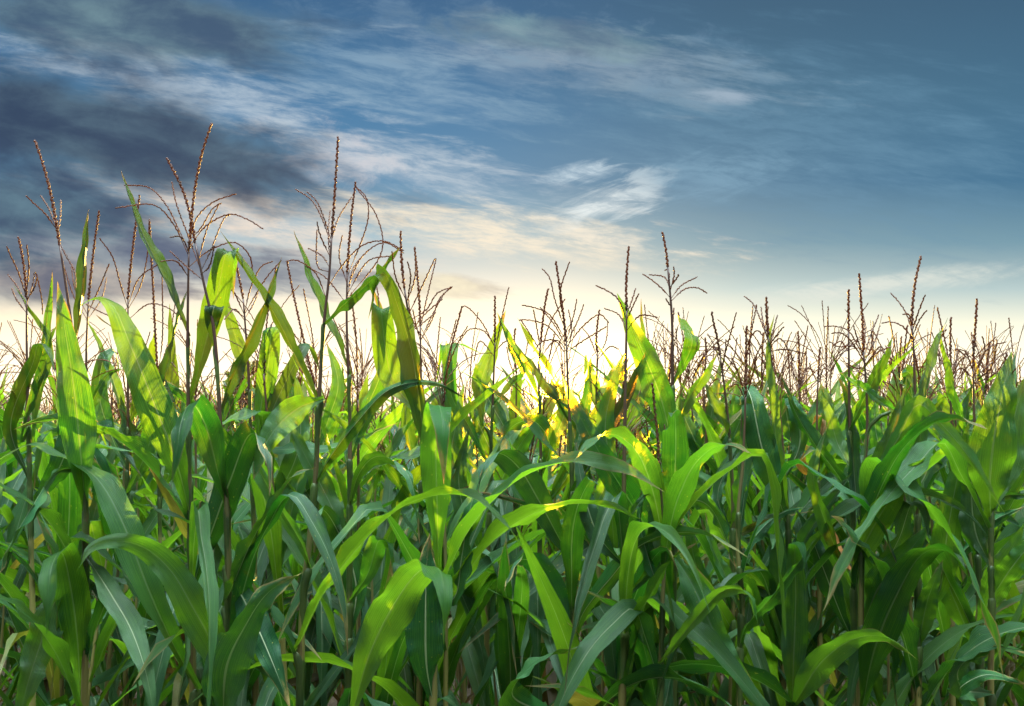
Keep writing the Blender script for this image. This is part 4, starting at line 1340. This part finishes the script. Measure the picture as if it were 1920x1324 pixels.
# margins: the same field goes on beside the frame, and the crop beyond reads as one mass
def far_field():
    rg = random.Random(5)
    b = Buf()
    for y, x in rest:
        if y > 16 and rg.random() < .45:
            continue
        Ht = rg.uniform(1.52, 1.74)
        if 880 < x / y * F + W / 2 < 1140:
            Ht -= .1
        sw = rg.uniform(-.04, .04)
        tube_into(b, [Vector((x, y, .6)), Vector((x + sw, y, Ht))], [.009, .004], 4, stalk_v(0), cap=False, mi=1)
        a0 = rg.uniform(0, 6.28)
        det = 10 if y < 12 else 6
        for i in range(8 if y < 11 else 5):
            z = Ht - .27 - i * .15
            a = a0 + (math.pi if i % 2 else 0) + rg.uniform(-.5, .5)
            pts = blade_path(rg, z, a, rg.uniform(.45, .75), R(rg.uniform(58, 84)), rg.uniform(.3, 1.9), rg.uniform(.4, .7) if rg.random() < .3 else 0)
            pts = [p + Vector((x + sw, y, 0)) for p in pts]
            leaf_into(b, pts, rg.uniform(.06, .085), Vector((-math.sin(a), math.cos(a), 0)), rg.uniform(-1, 1), rg.randrange(10 ** 6), n=det, m=2, fold1=None)
        top = Vector((x + sw, y, Ht))
        sl = rg.uniform(.22, .34)
        tube_into(b, [top, top + Vector((0, 0, sl * .5)), top + Vector((rg.uniform(-.03, .03), 0, sl))], [.0034, .0038, .001], 3, cap=False, mi=2)
        for k in range(rg.randint(2, 6)):
            a = rg.uniform(0, 6.28)
            d = Vector((math.cos(a), math.sin(a), 0))
            el, dr, bl = rg.uniform(.8, 1.3), rg.uniform(.1, 1.3), rg.uniform(.15, .24)
            p = top + Vector((0, 0, rg.uniform(0, .07)))
            q = [p.copy()]
            for s in range(3):
                p = p + (d * math.cos(el) + Vector((0, 0, math.sin(el)))) * (bl / 3)
                el -= dr / 2
                q.append(p.copy())
            tube_into(b, q, [.0014, .0024, .002, .0008], 3, cap=False, mi=2)
    o = link('corn_field', b.mesh('corn_field', [M_LEAF, M_STALK, M_TASSEL]))
    o['kind'] = 'stuff'
    tag(o, 'mass of distant corn tops and tassels running back to the trees', 'corn field')


far_field()

# ------------------------------------------------------------------ ground
gb = Buf()
gv, gf, gu = [], [], []
nx, ny = 60, 60
rgd = random.Random(3)
xs = [-900 + 1800 * i / nx for i in range(nx + 1)]
ys = [-300 + 1500 * j / ny for j in range(ny + 1)]
for y in ys:
    for x in xs:
        gv.append(Vector((x, y, 0)))
        gu.append((x / 100, y / 100))
for j in range(ny):
    for i in range(nx):
        a = j * (nx + 1) + i
        gf.append((a, a + 1, a + nx + 2, a + nx + 1))
gb.add(gv, gf, gu)
g = link('ground', gb.mesh('ground', M_SOIL))
g['kind'] = 'structure'


# ------------------------------------------------------------------ trees beyond the field
def tree(px, top_y, width_px, Y, seed, label, n_leaf=2600, leaf=.16):
    rg = random.Random(seed)
    c = at(px, HORIZON, Y)
    top = at(px, top_y, Y).z
    hw = width_px / 2 * Y / F
    root = thing('tree', (c.x, Y, 0), label, 'tree', 'trees beyond the corn field')
    b = Buf()
    th = top * .45
    tube_into(b, [Vector((0, 0, 0)), Vector((.1, 0, th * .6)), Vector((rg.uniform(-.2, .2), 0, th)), Vector((rg.uniform(-.3, .3), 0, top * .8))],
              [hw * .10, hw * .08, hw * .06, hw * .015], 8)
    clumps = []
    for k in range(16):
        a = rg.uniform(0, 6.28)
        rr = hw * rg.uniform(.2, .85)
        zc = top * rg.uniform(.35, .9)
        rr *= (1.15 - .75 * (zc / top) ** 2)
        q = Vector((math.cos(a) * rr, math.sin(a) * rr, zc))
        clumps.append((q, hw * rg.uniform(.22, .42)))
        s = Vector((0, 0, zc * .55))
        tube_into(b, [s, s.lerp(q, .5) + Vector((0, 0, .1 * hw)), q], [hw * .03, hw * .02, hw * .006], 5)
    link('trunk', b.mesh('trunk', M_BARK), root)
    b = Buf()
    for k in range(n_leaf):
        q, r = clumps[rg.randrange(len(clumps))]
        d = Vector((rg.gauss(0, 1), rg.gauss(0, 1), rg.gauss(0, .8)))
        d = d.normalized() * r * rg.random() ** .45
        p = q + d
        if p.z > top:
            continue
        n = Vector((rg.gauss(0, 1), rg.gauss(0, 1), rg.gauss(0, 1))).normalized()
        u = n.orthogonal().normalized()
        u = Matrix.Rotation(rg.uniform(0, 6.28), 3, n) @ u
        v = n.cross(u)
        s = leaf * rg.uniform(.6, 1.3)
        b.add([p - u * s, p + v * s * .5, p + u * s, p - v * s * .5], [(0, 1, 2, 3)], [(0, 0), (1, 0), (1, 1), (0, 1)])
    link('crown', b.mesh('crown', M_TREE), root)


TREES = [
    (452, 655, 120, 46, 'dark loose-crowned tree in the gap behind the tall plants at left'),
    (556, 690, 110, 52, 'smaller dark tree to the right of the loose-crowned tree at left'),
    (340, 720, 130, 58, 'low bushy tree seen in chinks behind the long arching blade'),
    (1392, 705, 120, 48, 'round dark tree just right of the sun glare'),
    (1490, 735, 110, 55, 'low tree behind the withered orange blade'),
    (1700, 758, 130, 60, 'small pale tree on the skyline between the crossed blades at right'),
    (1826, 722, 90, 50, 'tree behind the spray of arching tassel branches near the right edge'),
    (1300, 752, 110, 62, 'low tree close to the right of the sun'),
    (640, 735, 120, 60, 'low tree behind the bowing tassel branches'),
]
for i, (px, ty, wd_, Y, lab) in enumerate(TREES):
    tree(px, ty, wd_, Y * .58, 900 + i, lab, leaf=.085)
